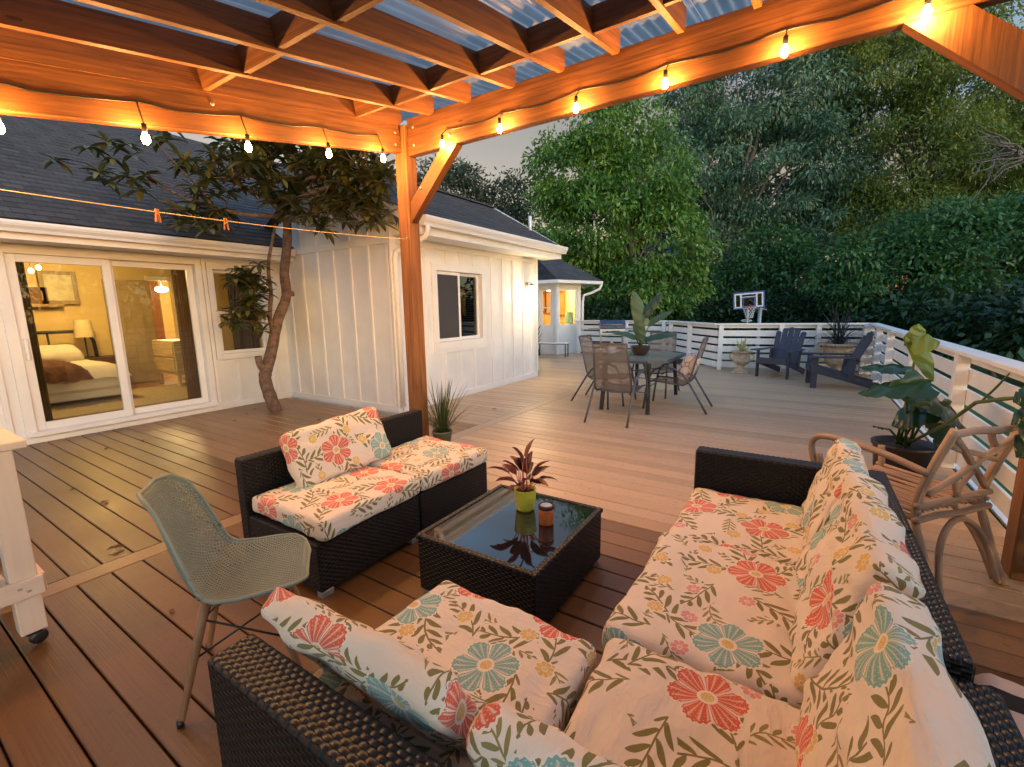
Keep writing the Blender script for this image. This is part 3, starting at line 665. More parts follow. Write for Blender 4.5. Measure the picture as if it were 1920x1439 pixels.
# ================================================================ floral fabric (node pattern in metre uvs)
def floral(name, off):
    m, N, L, P = nt(name)
    mp = N.new('ShaderNodeMapping'); L.new(N.new('ShaderNodeTexCoord').outputs['UV'], mp.inputs[0])
    mp.inputs['Location'].default_value = (off[0], off[1], 0); mp.inputs['Rotation'].default_value = (0, 0, off[2])
    wv = N.new('ShaderNodeTexNoise'); L.new(mp.outputs[0], wv.inputs['Vector']); wv.inputs['Scale'].default_value = 9
    v = N.new('ShaderNodeVectorMath'); v.operation = 'MULTIPLY_ADD'; L.new(wv.outputs[1], v.inputs[0]); v.inputs[1].default_value = (.012, .012, 0); L.new(mp.outputs[0], v.inputs[2])
    UV = v.outputs[0]
    m_ = lambda op, a, b=None, c=None: mth(N, L, op, a, b, c)
    def cell(size, rot, jit, seed):
        q = N.new('ShaderNodeMapping'); L.new(UV, q.inputs[0]); q.inputs['Rotation'].default_value = (0, 0, rot); q.inputs['Scale'].default_value = (1/size, 1/size, 1); q.inputs['Location'].default_value = (seed*.37+50, seed*.61+50, 0)
        fl = N.new('ShaderNodeVectorMath'); fl.operation = 'FLOOR'; L.new(q.outputs[0], fl.inputs[0])
        ad = N.new('ShaderNodeVectorMath'); ad.operation = 'ADD'; L.new(fl.outputs[0], ad.inputs[0]); ad.inputs[1].default_value = (seed*3.1, seed*1.7, 0)
        w = N.new('ShaderNodeTexWhiteNoise'); w.noise_dimensions = '2D'; L.new(ad.outputs[0], w.inputs['Vector'])
        s1 = N.new('ShaderNodeSeparateXYZ'); L.new(w.outputs['Color'], s1.inputs[0])
        fr = N.new('ShaderNodeVectorMath'); fr.operation = 'FRACTION'; L.new(q.outputs[0], fr.inputs[0])
        s2 = N.new('ShaderNodeSeparateXYZ'); L.new(fr.outputs[0], s2.inputs[0])
        x = m_('SUBTRACT', m_('SUBTRACT', s2.outputs[0], .5), m_('MULTIPLY', m_('SUBTRACT', s1.outputs[0], .5), jit))
        y = m_('SUBTRACT', m_('SUBTRACT', s2.outputs[1], .5), m_('MULTIPLY', m_('SUBTRACT', s1.outputs[1], .5), jit))
        return x, y, s1.outputs[0], s1.outputs[1], s1.outputs[2], w.outputs['Value']
    cream = (.76, .64, .53)
    colr = mixc(N, L, m_('MULTIPLY', nz(N, L, UV, 14, 4), .5), cream, (.78, .67, .58))
    def spray(size, rot, seed, colr, c1, per=.17, Lm=.24, wid=.36, amax=.44, prob=1.0):
        x, y, r1, r2, r3, r4 = cell(size, rot, .10, seed)
        an = m_('MULTIPLY', r3, 6.283); cs = m_('COSINE', an); sn = m_('SINE', an)
        a = m_('ADD', m_('MULTIPLY', x, cs), m_('MULTIPLY', y, sn)); b = m_('SUBTRACT', m_('MULTIPLY', y, cs), m_('MULTIPLY', x, sn))
        b = m_('ADD', b, m_('MULTIPLY', m_('SUBTRACT', m_('MULTIPLY', a, a), .06), m_('MULTIPLY_ADD', r4, 1.6, -.8)))
        ab = m_('ABSOLUTE', b); sg = m_('SIGN', b)
        t = m_('DIVIDE', a, amax)
        Lf = m_('MULTIPLY', m_('SUBTRACT', 1.02, m_('POWER', m_('ABSOLUTE', t), 2.4)), Lm)
        Lf = m_('MAXIMUM', Lf, .001)
        ph = m_('DIVIDE', m_('SUBTRACT', a, m_('MULTIPLY', ab, 1.05)), per)
        s = m_('FRACT', m_('ADD', m_('ADD', ph, m_('MULTIPLY', sg, .25)), 20))
        k = m_('MULTIPLY', m_('DIVIDE', ab, Lf), math.pi)
        prof = m_('MULTIPLY', m_('POWER', m_('MAXIMUM', m_('SINE', m_('MINIMUM', k, math.pi)), 0), .8), wid)
        lf = m_('LESS_THAN', m_('ABSOLUTE', m_('SUBTRACT', s, .5)), prof)
        inside = m_('LESS_THAN', m_('ABSOLUTE', t), 1.0)
        stem = m_('MULTIPLY', m_('LESS_THAN', ab, .011), inside)
        f = m_('MULTIPLY', m_('MAXIMUM', m_('MULTIPLY', lf, inside), stem), m_('LESS_THAN', m_('ADD', m_('MULTIPLY', x, x), m_('MULTIPLY', y, y)), .235))
        on = m_('LESS_THAN', r1, prob)
        halo = m_('MULTIPLY', m_('MULTIPLY', m_('LESS_THAN', ab, m_('ADD', Lf, .03)), m_('LESS_THAN', m_('ABSOLUTE', t), 1.06)), on)
        colr = mixc(N, L, m_('MULTIPLY', halo, m_('LESS_THAN', m_('ADD', m_('MULTIPLY', x, x), m_('MULTIPLY', y, y)), .25)), colr, (.77, .655, .55))
        f = m_('MULTIPLY', f, on)
        return mixc(N, L, m_('MULTIPLY', f, .95), colr, c1)
    olive, olive2 = (.185, .155, .035), (.25, .205, .06)
    colr = spray(.180, .3, 1, colr, olive2, .17, .17, .27, .47, .9)
    colr = spray(.27, 1.1, 2, colr, olive, .17, .19, .29, .47, .95)
    colr = spray(.225, 2.2, 3, colr, olive, .21, .21, .29, .47, .9)
    def flower(size, rot, seed, colr, Rf, nl, jit, prob, cA, cB, cenr, outline, vein):
        x, y, r1, r2, r3, r4 = cell(size, rot, jit, seed)
        rr = m_('SQRT', m_('ADD', m_('MULTIPLY', x, x), m_('MULTIPLY', y, y))); th = m_('ADD', m_('ARCTAN2', y, x), m_('MULTIPLY', r3, 6.28))
        lob = m_('POWER', m_('ABSOLUTE', m_('COSINE', m_('MULTIPLY', th, nl/2))), .55)
        edge = m_('ADD', m_('MULTIPLY_ADD', lob, .36*Rf, .64*Rf), m_('MULTIPLY', m_('SINE', m_('MULTIPLY', th, nl*7)), .022*Rf))
        ex = m_('LESS_THAN', r4, prob)
        om = m_('MULTIPLY', m_('LESS_THAN', rr, m_('MULTIPLY_ADD', edge, 1, outline)), ex)
        colr = mixc(N, L, om, colr, (.80, .70, .60))
        pm = m_('MULTIPLY', m_('MULTIPLY', m_('LESS_THAN', rr, edge), m_('GREATER_THAN', lob, .33)), ex)
        c = mixc(N, L, m_('GREATER_THAN', r2, .5), cA, cB)
        vn = m_('POWER', m_('ABSOLUTE', m_('SINE', m_('MULTIPLY', th, nl*2))), 10)
        vn = m_('MULTIPLY', vn, m_('LESS_THAN', rr, m_('MULTIPLY', edge, .93)))
        c = mixc(N, L, m_('MULTIPLY', vn, vein), c, (.8, .68, .58))
        dots = m_('GREATER_THAN', m_('MULTIPLY', m_('SINE', m_('MULTIPLY', rr, 150/Rf*.36)), m_('SINE', m_('MULTIPLY', th, nl*5))), .8)
        c = mixc(N, L, m_('MULTIPLY', m_('MULTIPLY', dots, vein), m_('GREATER_THAN', rr, Rf*.55)), c, (.8, .68, .58))
        colr = mixc(N, L, pm, colr, c)
        cm = m_('MULTIPLY', m_('LESS_THAN', rr, Rf*cenr*1.5), ex); colr = mixc(N, L, cm, colr, (.8, .70, .58))
        sp_ = m_('GREATER_THAN', nz(N, L, UV, 260, 1), .5)
        cm2 = m_('MULTIPLY', m_('MULTIPLY', m_('LESS_THAN', rr, Rf*cenr), ex), m_('MULTIPLY_ADD', sp_, .5, .5))
        return mixc(N, L, cm2, colr, (.62, .40, .08))
    colr = flower(.165, .6, 4, colr, .17, 8, .5, .5, (.70, .26, .27), (.70, .44, .09), .2, .03, .25)
    colr = flower(.34, .15, 5, colr, .29, 6, .36, .85, (.66, .115, .06), (.20, .40, .375), .17, .018, .7)
    L.new(colr, P.inputs['Base Color']); P.inputs['Roughness'].default_value = .9; P.inputs['Sheen Weight'].default_value = .15; P.inputs['Specular IOR Level'].default_value = .2
    rg_ = N.new('ShaderNodeMapping'); L.new(UV, rg_.inputs[0]); rg_.inputs['Scale'].default_value = (1, 2.6, 1); rg_.inputs['Rotation'].default_value = (0, 0, .5)
    cr_ = m_('POWER', m_('SUBTRACT', 1, m_('ABSOLUTE', m_('MULTIPLY_ADD', nz(N, L, rg_.outputs[0], 5.5, 3, .6), 4, -2))), 3)
    bn = m_('ADD', nz(N, L, UV, 700, 2), m_('ADD', m_('MULTIPLY', nz(N, L, UV, 16, 4), 3.0), m_('MULTIPLY', cr_, 1.1)))
    bump(N, L, bn, .6, .0045, P)
    return m
FLOR = [floral('floral_fabric_%s' % k, o) for k, o in (('a', (0, 0, 0)), ('b', (2.37, 1.13, 1.57)), ('c', (5.61, 3.47, .2)), ('d', (9.3, 7.2, 2.4)))]

def cushion(name, label, cat, size, loc, rot=(0, 0, 0), r=.030, bulge=.008, wr=.006, fl=0, seed=0, sag=0, group=None, nseg=44):
    hx, hy, hz = [s/2 for s in size]; r = min(r, hz*.95)
    def seg(h): return max(6, int(nseg*h/max(hx, hy)))
    V = {}; verts = []; uvs = []; faces = []; fuv = []
    def pt(p):
        # p on the box surface -> rounded box + bulge + wrinkles
        c = [max(-h+r, min(h-r, q)) for q, h in zip(p, (hx, hy, hz))]
        d = Vector([a-b for a, b in zip(p, c)])
        if d.length > 1e-9: d = d.normalized()*r
        q = Vector(c)+d
        fx, fy = 1-(abs(p[0])/hx)**3, 1-(abs(p[1])/hy)**3
        fx, fy = max(fx, 0), max(fy, 0)
        q.z += (1 if p[2] > 0 else -1)*bulge*fx*fy*(abs(p[2])/hz)
        q.x *= 1-.03*(abs(p[1])/hy)**2*0-.015*math.sin(p[1]*9+seed); q.y *= 1-.015*math.sin(p[0]*8+seed*2)
        w = mnoise.noise(Vector((p[0]*5+seed*7, p[1]*5, p[2]*5)))*wr*1.6 + mnoise.noise(Vector((p[0]*3+p[1]*17+seed, p[1]*4-p[0]*9, p[2]*9)))*wr*.9
        w += (mnoise.noise(Vector((p[0]*14+seed, p[1]*11, p[2]*12+seed)))*.35+mnoise.noise(Vector((p[0]*9-p[1]*24+seed*5, p[1]*7+p[0]*6, seed)))*.45)*wr
        # fold lines
        w += -abs(mnoise.noise(Vector((p[0]*2.2+p[1]*6+seed*3, p[1]*2.5, seed))))**.5*wr*.8
        n = d.normalized() if d.length > 1e-9 else Vector((0, 0, 1 if p[2] > 0 else -1))
        return q+n*w
    def grid(n, sg):
        a, b = [(1, 2), (2, 0), (0, 1)][n]; h = (hx, hy, hz); na, nb = seg(h[a]), seg(h[b])
        for i in range(na+1):
            for j in range(nb+1):
                p = [0, 0, 0]; p[n] = sg*h[n]; p[a] = -h[a]+2*h[a]*i/na; p[b] = -h[b]+2*h[b]*j/nb
                k = tuple(round(x, 5) for x in p)
                if k not in V: V[k] = len(verts); verts.append(pt(p))
        for i in range(na):
            for j in range(nb):
                q = []; u = []
                for (di, dj) in ((0, 0), (1, 0), (1, 1), (0, 1)):
                    p = [0, 0, 0]; p[n] = sg*h[n]; p[a] = -h[a]+2*h[a]*(i+di)/na; p[b] = -h[b]+2*h[b]*(j+dj)/nb
                    q.append(V[tuple(round(x, 5) for x in p)])
                    if n == 2: u.append((p[0], p[1]) if sg > 0 else (p[0]+1.9, p[1]+.7))
                    elif n == 0: u.append((sg*(hx+hz-p[2]), p[1]))
                    else: u.append((p[0], sg*(hy+hz-p[2])))
                if sg < 0: q = q[::-1]; u = u[::-1]
                faces.append(tuple(q)); fuv.append(u)
    for n in range(3):
        for sg in (1, -1): grid(n, sg)
    b = MB(); b.v = [tuple(v) for v in verts]; b.f = faces; b.uv = fuv; b.sm = [True]*len(faces)
    o = b.build(name, FLOR[fl]); o.location = loc; o.rotation_euler = rot
    return tag(o, label, cat, group)

# ================================================================ wicker seating modules
def weave_top(parent, x0, x1, y0, y1, z, pu=.025, pv=.0132, along='x'):
    """woven strand tops: small rounded bumps, alternate rows shifted"""
    b = MB(); V = []; F = []
    def bump_(cx, cy, lu, lv):
        i = len(V); pr = [(-1, 0), (-.6, .8), (.0, 1), (.6, .8), (1, 0)]
        for s, hh in pr:
            for t in (-1, 0, 1):
                px, py = s*lu, t*lv*(.75+.25*(1-abs(s)))
                zz = .0042*hh*(1 if t == 0 else .25)
                V.append((cx+px, cy+py, z+zz) if along == 'x' else (cx+py, cy+px, z+zz))
        for a in range(4):
            for c in range(2):
                q = (i+a*3+c, i+(a+1)*3+c, i+(a+1)*3+c+1, i+a*3+c+1)
                F.append(q if along == 'x' else q[::-1])
    if along == 'x':
        nx, ny = max(1, round((x1-x0)/pu)), max(1, round((y1-y0)/pv)); du, dv = (x1-x0)/nx, (y1-y0)/ny
        for j in range(ny):
            for i in range(nx):
                cx = x0+du*(i+.5+(.25 if j % 2 else -.25)); bump_(cx, y0+dv*(j+.5), du*.46, dv*.5)
    else:
        nx, ny = max(1, round((x1-x0)/pv)), max(1, round((y1-y0)/pu)); du, dv = (x1-x0)/nx, (y1-y0)/ny
        for i in range(nx):
            for j in range(ny):
                cy = y0+dv*(j+.5+(.25 if i % 2 else -.25)); bump_(x0+du*(i+.5), cy, dv*.46, du*.5)
    b.faces(V, F); o = b.build('weave', M['wtop'], parent); o['kind'] = 'stuff'; return o
def module(label, x0, x1, y0, y1, panels, base_h=.30, group=None):
    """woven base box plus upright panels [(name,x0,x1,y0,y1,top)] in world metres"""
    t = thing('wicker_seat', label, 'sofa', ((x0+x1)/2, (y0+y1)/2, 0)); cx, cy = (x0+x1)/2, (y0+y1)/2
    part('base', M['wicker'], t, lambda b: b.box((0, 0, (base_h+.035)/2), (x1-x0-.004, y1-y0-.004, base_h-.035), None, .008))
    for sx in (-1, 1):
        for sy in (-1, 1):
            part('foot', M['steel'], t, lambda b: b.box((sx*((x1-x0)/2-.045), sy*((y1-y0)/2-.03), .017), (.07, .045, .034), None, .003))
    for (nm, a0, a1, b0, b1, top) in panels:
        pn = part(nm, M['wicker'], t, lambda b: b.box(((a0+a1)/2-cx, (b0+b1)/2-cy, (.04+top)/2), (a1-a0, b1-b0, top-.04), None, .007))
        al = 'x' if a1-a0 > b1-b0 else 'y'
        weave_top(pn, a0-cx+.008, a1-cx-.008, b0-cy+.008, b1-cy-.008, top, along=al)
    return t
# left pair of seats
LB = 2.60; LT = .63
module('black wicker seat with high back, left half of the pair facing the coffee table', 1.215, 1.935, 1.95, LB, [('back_panel', 1.215, 1.935, LB+.002, LB+.082, LT)])
module('black wicker seat beside the pergola post, right half of the pair', 1.94, 2.66, 1.95, LB, [('back_panel', 1.94, 2.66, LB+.002, LB+.082, LT)])
# sectional on the right
RT = .63; RBY = -.285
module('black wicker end seat with side arm panel, farthest of the sectional', 2.055, 2.655, RBY+.002, .455, [('back_panel', 2.055, 2.76, RBY-.105, RBY, RT), ('arm_panel', 2.657, 2.76, RBY+.002, .47, RT)])
module('black wicker middle seat of the sectional with woven back top', 1.325, 2.05, RBY+.002, .455, [('back_panel', 1.325, 2.05, RBY-.105, RBY, RT)])
module('black wicker corner seat of the sectional nearest the camera', .52, 1.32, RBY-.02, .45, [('back_panel', .40, 1.32, RBY-.145, RBY-.022, RT-.035), ('back_panel', .40, .518, RBY-.018, .45, RT-.02)])
module('black wicker seat with dark woven back at the lower left of the sectional', .525, 1.19, .455, 1.15, [('back_panel', .41, .523, .455, 1.165, RT-.01)])
# seat cushions
SZ = .365
cushion('seat_cushion', 'floral seat cushion under the leaning back cushion on the left wicker pair', 'cushion', (.70, .66, .115), (1.585, 2.262, SZ), (0, 0, R(1)), fl=0, seed=1)
cushion('seat_cushion', 'floral seat cushion nearest the potted grass beside the pergola post', 'cushion', (.70, .66, .115), (2.305, 2.258, SZ), (0, 0, R(-1)), fl=1, seed=2)
cushion('seat_cushion', 'floral seat cushion next to the black arm panel of the sectional', 'cushion', (.66, .72, .115), (2.322, .105, SZ), (0, 0, R(1)), fl=2, seed=3)
cushion('seat_cushion', 'floral seat cushion in the middle of the sectional below the coral flower back cushion', 'cushion', (.735, .75, .115), (1.625, .105, SZ+.008), (0, 0, R(-1)), fl=3, seed=4, wr=.008)
cushion('seat_cushion', 'floral corner seat cushion at the bottom edge of the picture', 'cushion', (.70, .70, .12), (.905, .08, SZ+.006), (0, 0, R(2)), fl=0, seed=5, wr=.009)
cushion('seat_cushion', 'floral seat cushion in front of the coffee table nearest the camera', 'cushion', (.62, .66, .12), (.885, .785, SZ+.004), (0, 0, R(-2)), fl=1, seed=6, wr=.007)
# back cushions
def backc(label, size, c, yaw, tilt, fl, seed, wr=.012, roll=0):
    q = Matrix.Rotation(yaw, 4, 'Z') @ Matrix.Rotation(roll, 4, 'Y') @ Matrix.Rotation(R(90)-tilt, 4, 'X')
    o = cushion('back_cushion', label, 'cushion', size, c, (0, 0, 0), r=.036, bulge=.012, wr=wr, fl=fl, seed=seed, nseg=48)
    o.rotation_euler = q.to_euler(); return o
# local x = width, local y = height, local +z = the face that looks at the sitter
backc('floral back cushion with one large coral flower propped on the left pair', (.70, .37, .105), (1.78, 2.49, .585), 0, R(22), 2, 11, .008, R(-3))
backc('floral back cushion farthest along the sectional by the bentwood chair arm', (.62, .42, .11), (2.34, -.165, .60), R(180), R(17), 1, 12)
backc('crumpled floral back cushion in the middle of the sectional', (.74, .44, .115), (1.665, -.17, .605), R(180), R(20), 3, 13, .016)
backc('floral back cushion in the sectional corner at the lower right', (.68, .44, .115), (.93, -.175, .60), R(180), R(16), 0, 14, .013)
backc('floral back cushion with large teal flower leaning on the near wicker back', (.66, .37, .10), (.665, .85, .548), R(90), R(33), 2, 15, .012, R(2))
backc('floral back cushion only partly in view at the bottom centre', (.60, .34, .10), (.655, .165, .54), R(90), R(28), 1, 16, .012)

# ================================================================ coffee table with glass top
ct = thing('coffee_table', 'low black wicker coffee table with glossy glass top', 'table', (1.90, 1.225, 0))
part('base', M['wicker'], ct, lambda b: b.box((0, 0, .168), (.755, .685, .275), None, .006))
def rimfn(b):
    for (x0, x1, y0, y1) in ((-.385, .385, -.35, -.318), (-.385, .385, .318, .35), (-.385, -.353, -.318, .318), (.353, .385, -.318, .318)):
        b.box(((x0+x1)/2, (y0+y1)/2, .3175), (x1-x0, y1-y0, .025), None, .005)
rm = part('rim', M['wicker'], ct, rimfn)
for a in ((-.38, .38, -.347, -.321, 'x'), (-.38, .38, .321, .347, 'x'), (-.382, -.356, -.316, .316, 'y'), (.356, .382, -.316, .316, 'y')): weave_top(rm, a[0], a[1], a[2], a[3], .330, .026, .013, a[4])
m, N, L, P = nt('table_glass'); P.inputs['Base Color'].default_value = (.006, .007, .009, 1)
L.new(ramp(N, L, nz(N, L, tc(N, L), 5, 4), (.35, (.02, .02, .02)), (.7, (.07, .07, .07))), P.inputs['Roughness'])
P.inputs['Specular IOR Level'].default_value = 1.0; P.inputs['IOR'].default_value = 1.75; M['tglass'] = m
part('glass_top', M['tglass'], ct, lambda b: b.box((0, 0, .3215), (.704, .634, .008), None, .002))
for sx in (-1, 1):
    for sy in (-1, 1): part('foot', M['steel'], ct, lambda b: b.box((sx*.335, sy*.31, .015), (.06, .045, .03), None, .003))
TZ = .3258
# yellow pot with plant
yel = plain('yellow_glaze', (.52, .47, .035), .3, .1, 20, 40, .0004, coat=.3)
yp_ = at_z(985, 955, TZ)
pot = thing('yellow_pot', 'yellow glazed pot with embossed squares on the coffee table', 'pot', (yp_.x, yp_.y, TZ))
def potfn(b):
    n = 72; prof = [(.001, 0), (.044, 0), (.048, .004)]
    for k in range(33): z = .008+.112*k/32; prof.append((.05+.013*(z/.12)**.7, z))
    prof += [(.064, .124), (.060, .126), (.056, .122), (.054, .1), (.05, .095), (.001, .095)]
    V = []; m_ = len(prof)
    for i, (r_, z) in enumerate(prof):
        for k in range(n):
            d = 0
            if 3 <= i < 36:
                row = (z-.008)/.014; colm = k/n*18
                gx = abs((colm+(0 if int(row) % 2 == 0 else .5)) % 1-.5)*2; gz = abs(row % 1-.5)*2
                d = -.0022*max(0, max(gx, gz)-.72)/.28
            w = 2*math.pi*k/n; V.append(((r_+d)*math.cos(w), (r_+d)*math.sin(w), z))
    b.faces(V, [(i*n+k, i*n+(k+1) % n, (i+1)*n+(k+1) % n, (i+1)*n+k) for i in range(m_-1) for k in range(n)])
part('pot', yel, pot, potfn); part('soil', M['soil'], pot, lambda b: b.lathe([(.0005, .112), (.03, .111), (.056, .108)], 16))
def blade(b, p0, d, L_, w, droop=.3, up=0.0, n=7, fold=.25, twist=0, wav=0.0, tip=1.0, base=.12):
    """lanceolate leaf from p0 in direction d with a folded midrib"""
    p0 = Vector(p0); d = Vector(d).normalized(); side = d.cross(Vector((0, 0, 1)))
    side = side.normalized() if side.length > 1e-4 else Vector((1, 0, 0))
    side = Matrix.Rotation(twist, 3, d) @ side
    V = []; p = p0.copy(); dd = d.copy()
    for i in range(n+1):
        s = i/n; nn = side.cross(dd).normalized()
        ww = w*(base+(1-base)*math.sin(math.pi*min(1, s**.8*.98+.02))**.8)*(1 if s < .98 else .05)
        if s == 0: ww = w*base
        o = math.sin(s*14)*wav
        V += [p-side*ww+nn*(ww*fold+o), p, p+side*ww+nn*(ww*fold-o)]
        dd = (dd+Vector((0, 0, -droop/n))).normalized(); p = p+dd*(L_/n)
    F = []
    for i in range(n): F += [(i*3, i*3+1, i*3+4, i*3+3), (i*3+1, i*3+2, i*3+5, i*3+4)]
    b.faces(V, F); return V[-2]
def lvattr(o, vals=None):
    me = o.data; a = me.attributes.new('lv', 'FLOAT', 'POINT'); a.data.foreach_set('value', np.full(len(me.vertices), 0.0, np.float32)+(random.random() if vals is None else vals)); return o
burg = leaf('burgundy_leaf', (.03, .018, .012), (.11, .03, .02), (.24, .06, .045), .35, .2, 20)
grn_d = leaf('dark_green_leaf', (.008, .02, .006), (.02, .045, .012), (.07, .11, .03), .3, .2, 6)
pk = plain('pink_stalk', (.5, .13, .11), .5)
pl = thing('red_leaf_plant', 'small burgundy leaved plant growing in the yellow pot', 'plant', (yp_.x, yp_.y, TZ+.108))
random.seed(21)
def sv(az, el): return Vector((math.cos(az)*math.cos(el), math.sin(az)*math.cos(el), math.sin(el)))
for k in range(20):
    az = k*2.4+random.uniform(-.3, .3); el = R(random.uniform(38, 84)) if k > 1 else R(86)
    l1 = random.uniform(.06, .125)+(.075 if k < 2 else 0)
    p1 = sv(az, R(85))*.004+sv(az, el)*l1
    st = part('stalk', pk, pl, lambda b: b.tube([sv(az, 0)*.014, sv(az, 0)*.012+p1*.5, p1], [.0032, .0028, .002], 6))
    lf = part('leaf', burg, pl, lambda b: blade(b, p1, sv(az, el*.8), random.uniform(.10, .14), random.uniform(.02, .03), .8, fold=.5, twist=random.uniform(-.6, .6), wav=.002)); lvattr(lf)
# candle jar
cj_ = at_z(1024, 982, TZ)
cj = thing('candle_jar', 'orange speckled candle jar with dark rim beside the yellow pot', 'candle', (cj_.x, cj_.y, TZ))
part('jar', plain('orange_glass', (.42, .11, .025), .45, .3, 60, 90, .0005), cj, lambda b: b.lathe([(.001, 0), (.035, 0), (.039, .005), (.040, .085), (.039, .088)], 24))
part('rim', plain('dark_rim', (.06, .018, .012), .3), cj, lambda b: b.lathe([(.0395, .086), (.041, .089), (.041, .106), (.0385, .109), (.034, .109), (.032, .106), (.032, .09)], 24, cap=False))
part('wax', plain('pale_wax', (.5, .6, .68), .25, .05), cj, lambda b: b.lathe([(.0005, .1035), (.0335, .103)], 20, cap=False))
# ================================================================ pale green perforated shell chair
def shell_chair(loc, rz):
    t = thing('shell_chair', 'pale green perforated shell chair on dowel legs', 'chair', loc, rz)
    mshell = plain('sage_plastic', (.195, .228, .192), .5, .05, 6, 40, .0003)
    # profile (x forward, z up): seat front edge -> seat -> back top, arc-length parameter
    prof = [(.235, .415), (.215, .435), (.17, .443), (.10, .438), (.02, .428), (-.06, .425), (-.115, .438), (-.155, .475), (-.18, .53), (-.197, .60), (-.213, .68), (-.232, .76), (-.25, .805), (-.275, .825)]
    half = [.120, .178, .212, .226, .232, .232, .23, .228, .224, .217, .204, .180, .145, .085]
    curl = [.004, .008, .013, .019, .027, .040, .058, .070, .074, .070, .060, .046, .030, .012]
    dist = [0]
    for a, b in zip(prof, prof[1:]): dist.append(dist[-1]+math.hypot(b[0]-a[0], b[1]-a[1]))
    def S(v, u):
        d = v*dist[-1]; k = 0
        while k < len(dist)-2 and dist[k+1] < d: k += 1
        f = (d-dist[k])/(dist[k+1]-dist[k]); f = min(max(f, 0), 1)
        g = lambda arr: arr[k]+(arr[k+1]-arr[k])*f
        x, z = [prof[k][i]+(prof[k+1][i]-prof[k][i])*f for i in (0, 1)]
        tx, tz = prof[k+1][0]-prof[k][0], prof[k+1][1]-prof[k][1]; l = math.hypot(tx, tz); nx, nz_ = tz/l, -tx/l     # towards the sitter
        if nz_ < 0 and abs(nz_) > abs(nx): nx, nz_ = -nx, -nz_
        h = g(half); c = g(curl)*abs(u)**2.6
        endr = min(1, (min(v, 1-v)/.055)**.5) if min(v, 1-v) < .055 else 1
        return Vector((x+nx*c, u*h*(.80+.20*endr), z+nz_*c))
    nu, nv = 46, 84
    b = MB(); V = []; F = []
    def add(p): V.append(p); return len(V)-1
    def P(i, j): return S(.02+.96*j/nv, -.93+1.86*i/nu)
    for i in range(0, nu+1):
        for j in range(0, nv+1):
            if (i+j) % 2: continue
            if i == 0 or j == 0 or i == nu or j == nv: continue
            # diamond cell centred at (i,j)
            out = [P(i-1, j), P(i, j-1), P(i+1, j), P(i, j+1)]; c = P(i, j)
            s = .53
            inn = [c+(o-c)*s for o in out]
            # rounded hole: add edge mids
            idx_o = []; idx_i = []
            for k in range(4):
                mo = (out[k]+out[(k+1) % 4])/2; mi = c+((out[k]+out[(k+1) % 4])/2-c)*.72
                idx_o += [add(out[k]), add(mo)]; idx_i += [add(inn[k]), add(mi)]
            for k in range(8): F.append((idx_o[k], idx_o[(k+1) % 8], idx_i[(k+1) % 8], idx_i[k]))
    # fill the triangular borders and a rim strip
    for i in range(0, nu):
        for j, jj in ((0, 0), (nv, nv)):
            F.append((add(P(i, j)), add(P(i+1, j)), add(P(min(i+1, nu), 1 if j == 0 else nv-1)), add(P(i, 1 if j == 0 else nv-1)))) if False else None
    def strip(f0, f1, n):
        for k in range(n):
            a, c = k/n, (k+1)/n; F.append((add(f0(a)), add(f0(c)), add(f1(c)), add(f1(a))))
    strip(lambda s: S(.02+.96*s, -.995), lambda s: S(.02+.96*s, -.90), 60); strip(lambda s: S(.02+.96*s, .90), lambda s: S(.02+.96*s, .995), 60)
    strip(lambda s: S(.003, -.98+1.96*s), lambda s: S(.036, -.98+1.96*s), 30); strip(lambda s: S(.966, -.98+1.96*s), lambda s: S(.997, -.98+1.96*s), 30)
    b.faces(V, F)
    o = b.build('seat_shell', mshell, t); sm = o.modifiers.new('thick', 'SOLIDIFY'); sm.thickness = .0045; sm.offset = 0
    rim = [S(.003+.994*s, -.99) for s in np.linspace(0, 1, 60)]+[S(.997, -.99+1.98*s) for s in np.linspace(0, 1, 20)][1:]+[S(.997-.994*s, .99) for s in np.linspace(0, 1, 60)][1:]+[S(.003, .99-1.98*s) for s in np.linspace(0, 1, 20)][1:-1]
    part('rim', mshell, t, lambda bb: bb.tube(rim, .0075, 8, close=True))
    beech = wood('beech_leg', (.30, .15, .07), .5, .3, 30, .0006, knots=False)
    for sx, sy in ((1, 1), (1, -1), (-1, 1), (-1, -1)):
        top = Vector((sx*.10, sy*.115, .425)); bot = Vector((sx*.205, sy*.20, .004))
        part('leg', beech, t, lambda bb: bb.tube([top, top.lerp(bot, .3), bot.lerp(top, .04), bot], [.0165, .0165, .011, .009], 12))
        part('foot_cap', M['black'], t, lambda bb: bb.tube([bot+Vector((0, 0, .022)), bot-Vector((0, 0, .003))], .0118, 10))
    def wires(bb):
        q = {}
        for sx in (1, -1):
            for sy in (1, -1): q[sx, sy] = (Vector((sx*.12, sy*.13, .35)), Vector((sx*.152, sy*.157, .215)), Vector((sx*.08, sy*.09, .425)))
        for a, c in (((1, 1), (1, -1)), ((1, -1), (-1, -1)), ((-1, -1), (-1, 1)), ((-1, 1), (1, 1))):
            bb.tube([q[a][0], q[c][1]], .004, 6); bb.tube([q[a][1], q[c][0]], .004, 6); bb.tube([q[a][2], q[c][2]], .005, 6)
        for k in q: bb.tube([q[k][2], Vector((0, 0, .36))], .004, 6)
    part('wire_brace', M['black'], t, wires)
shell_chair((.80, 1.80, 0), R(-36))

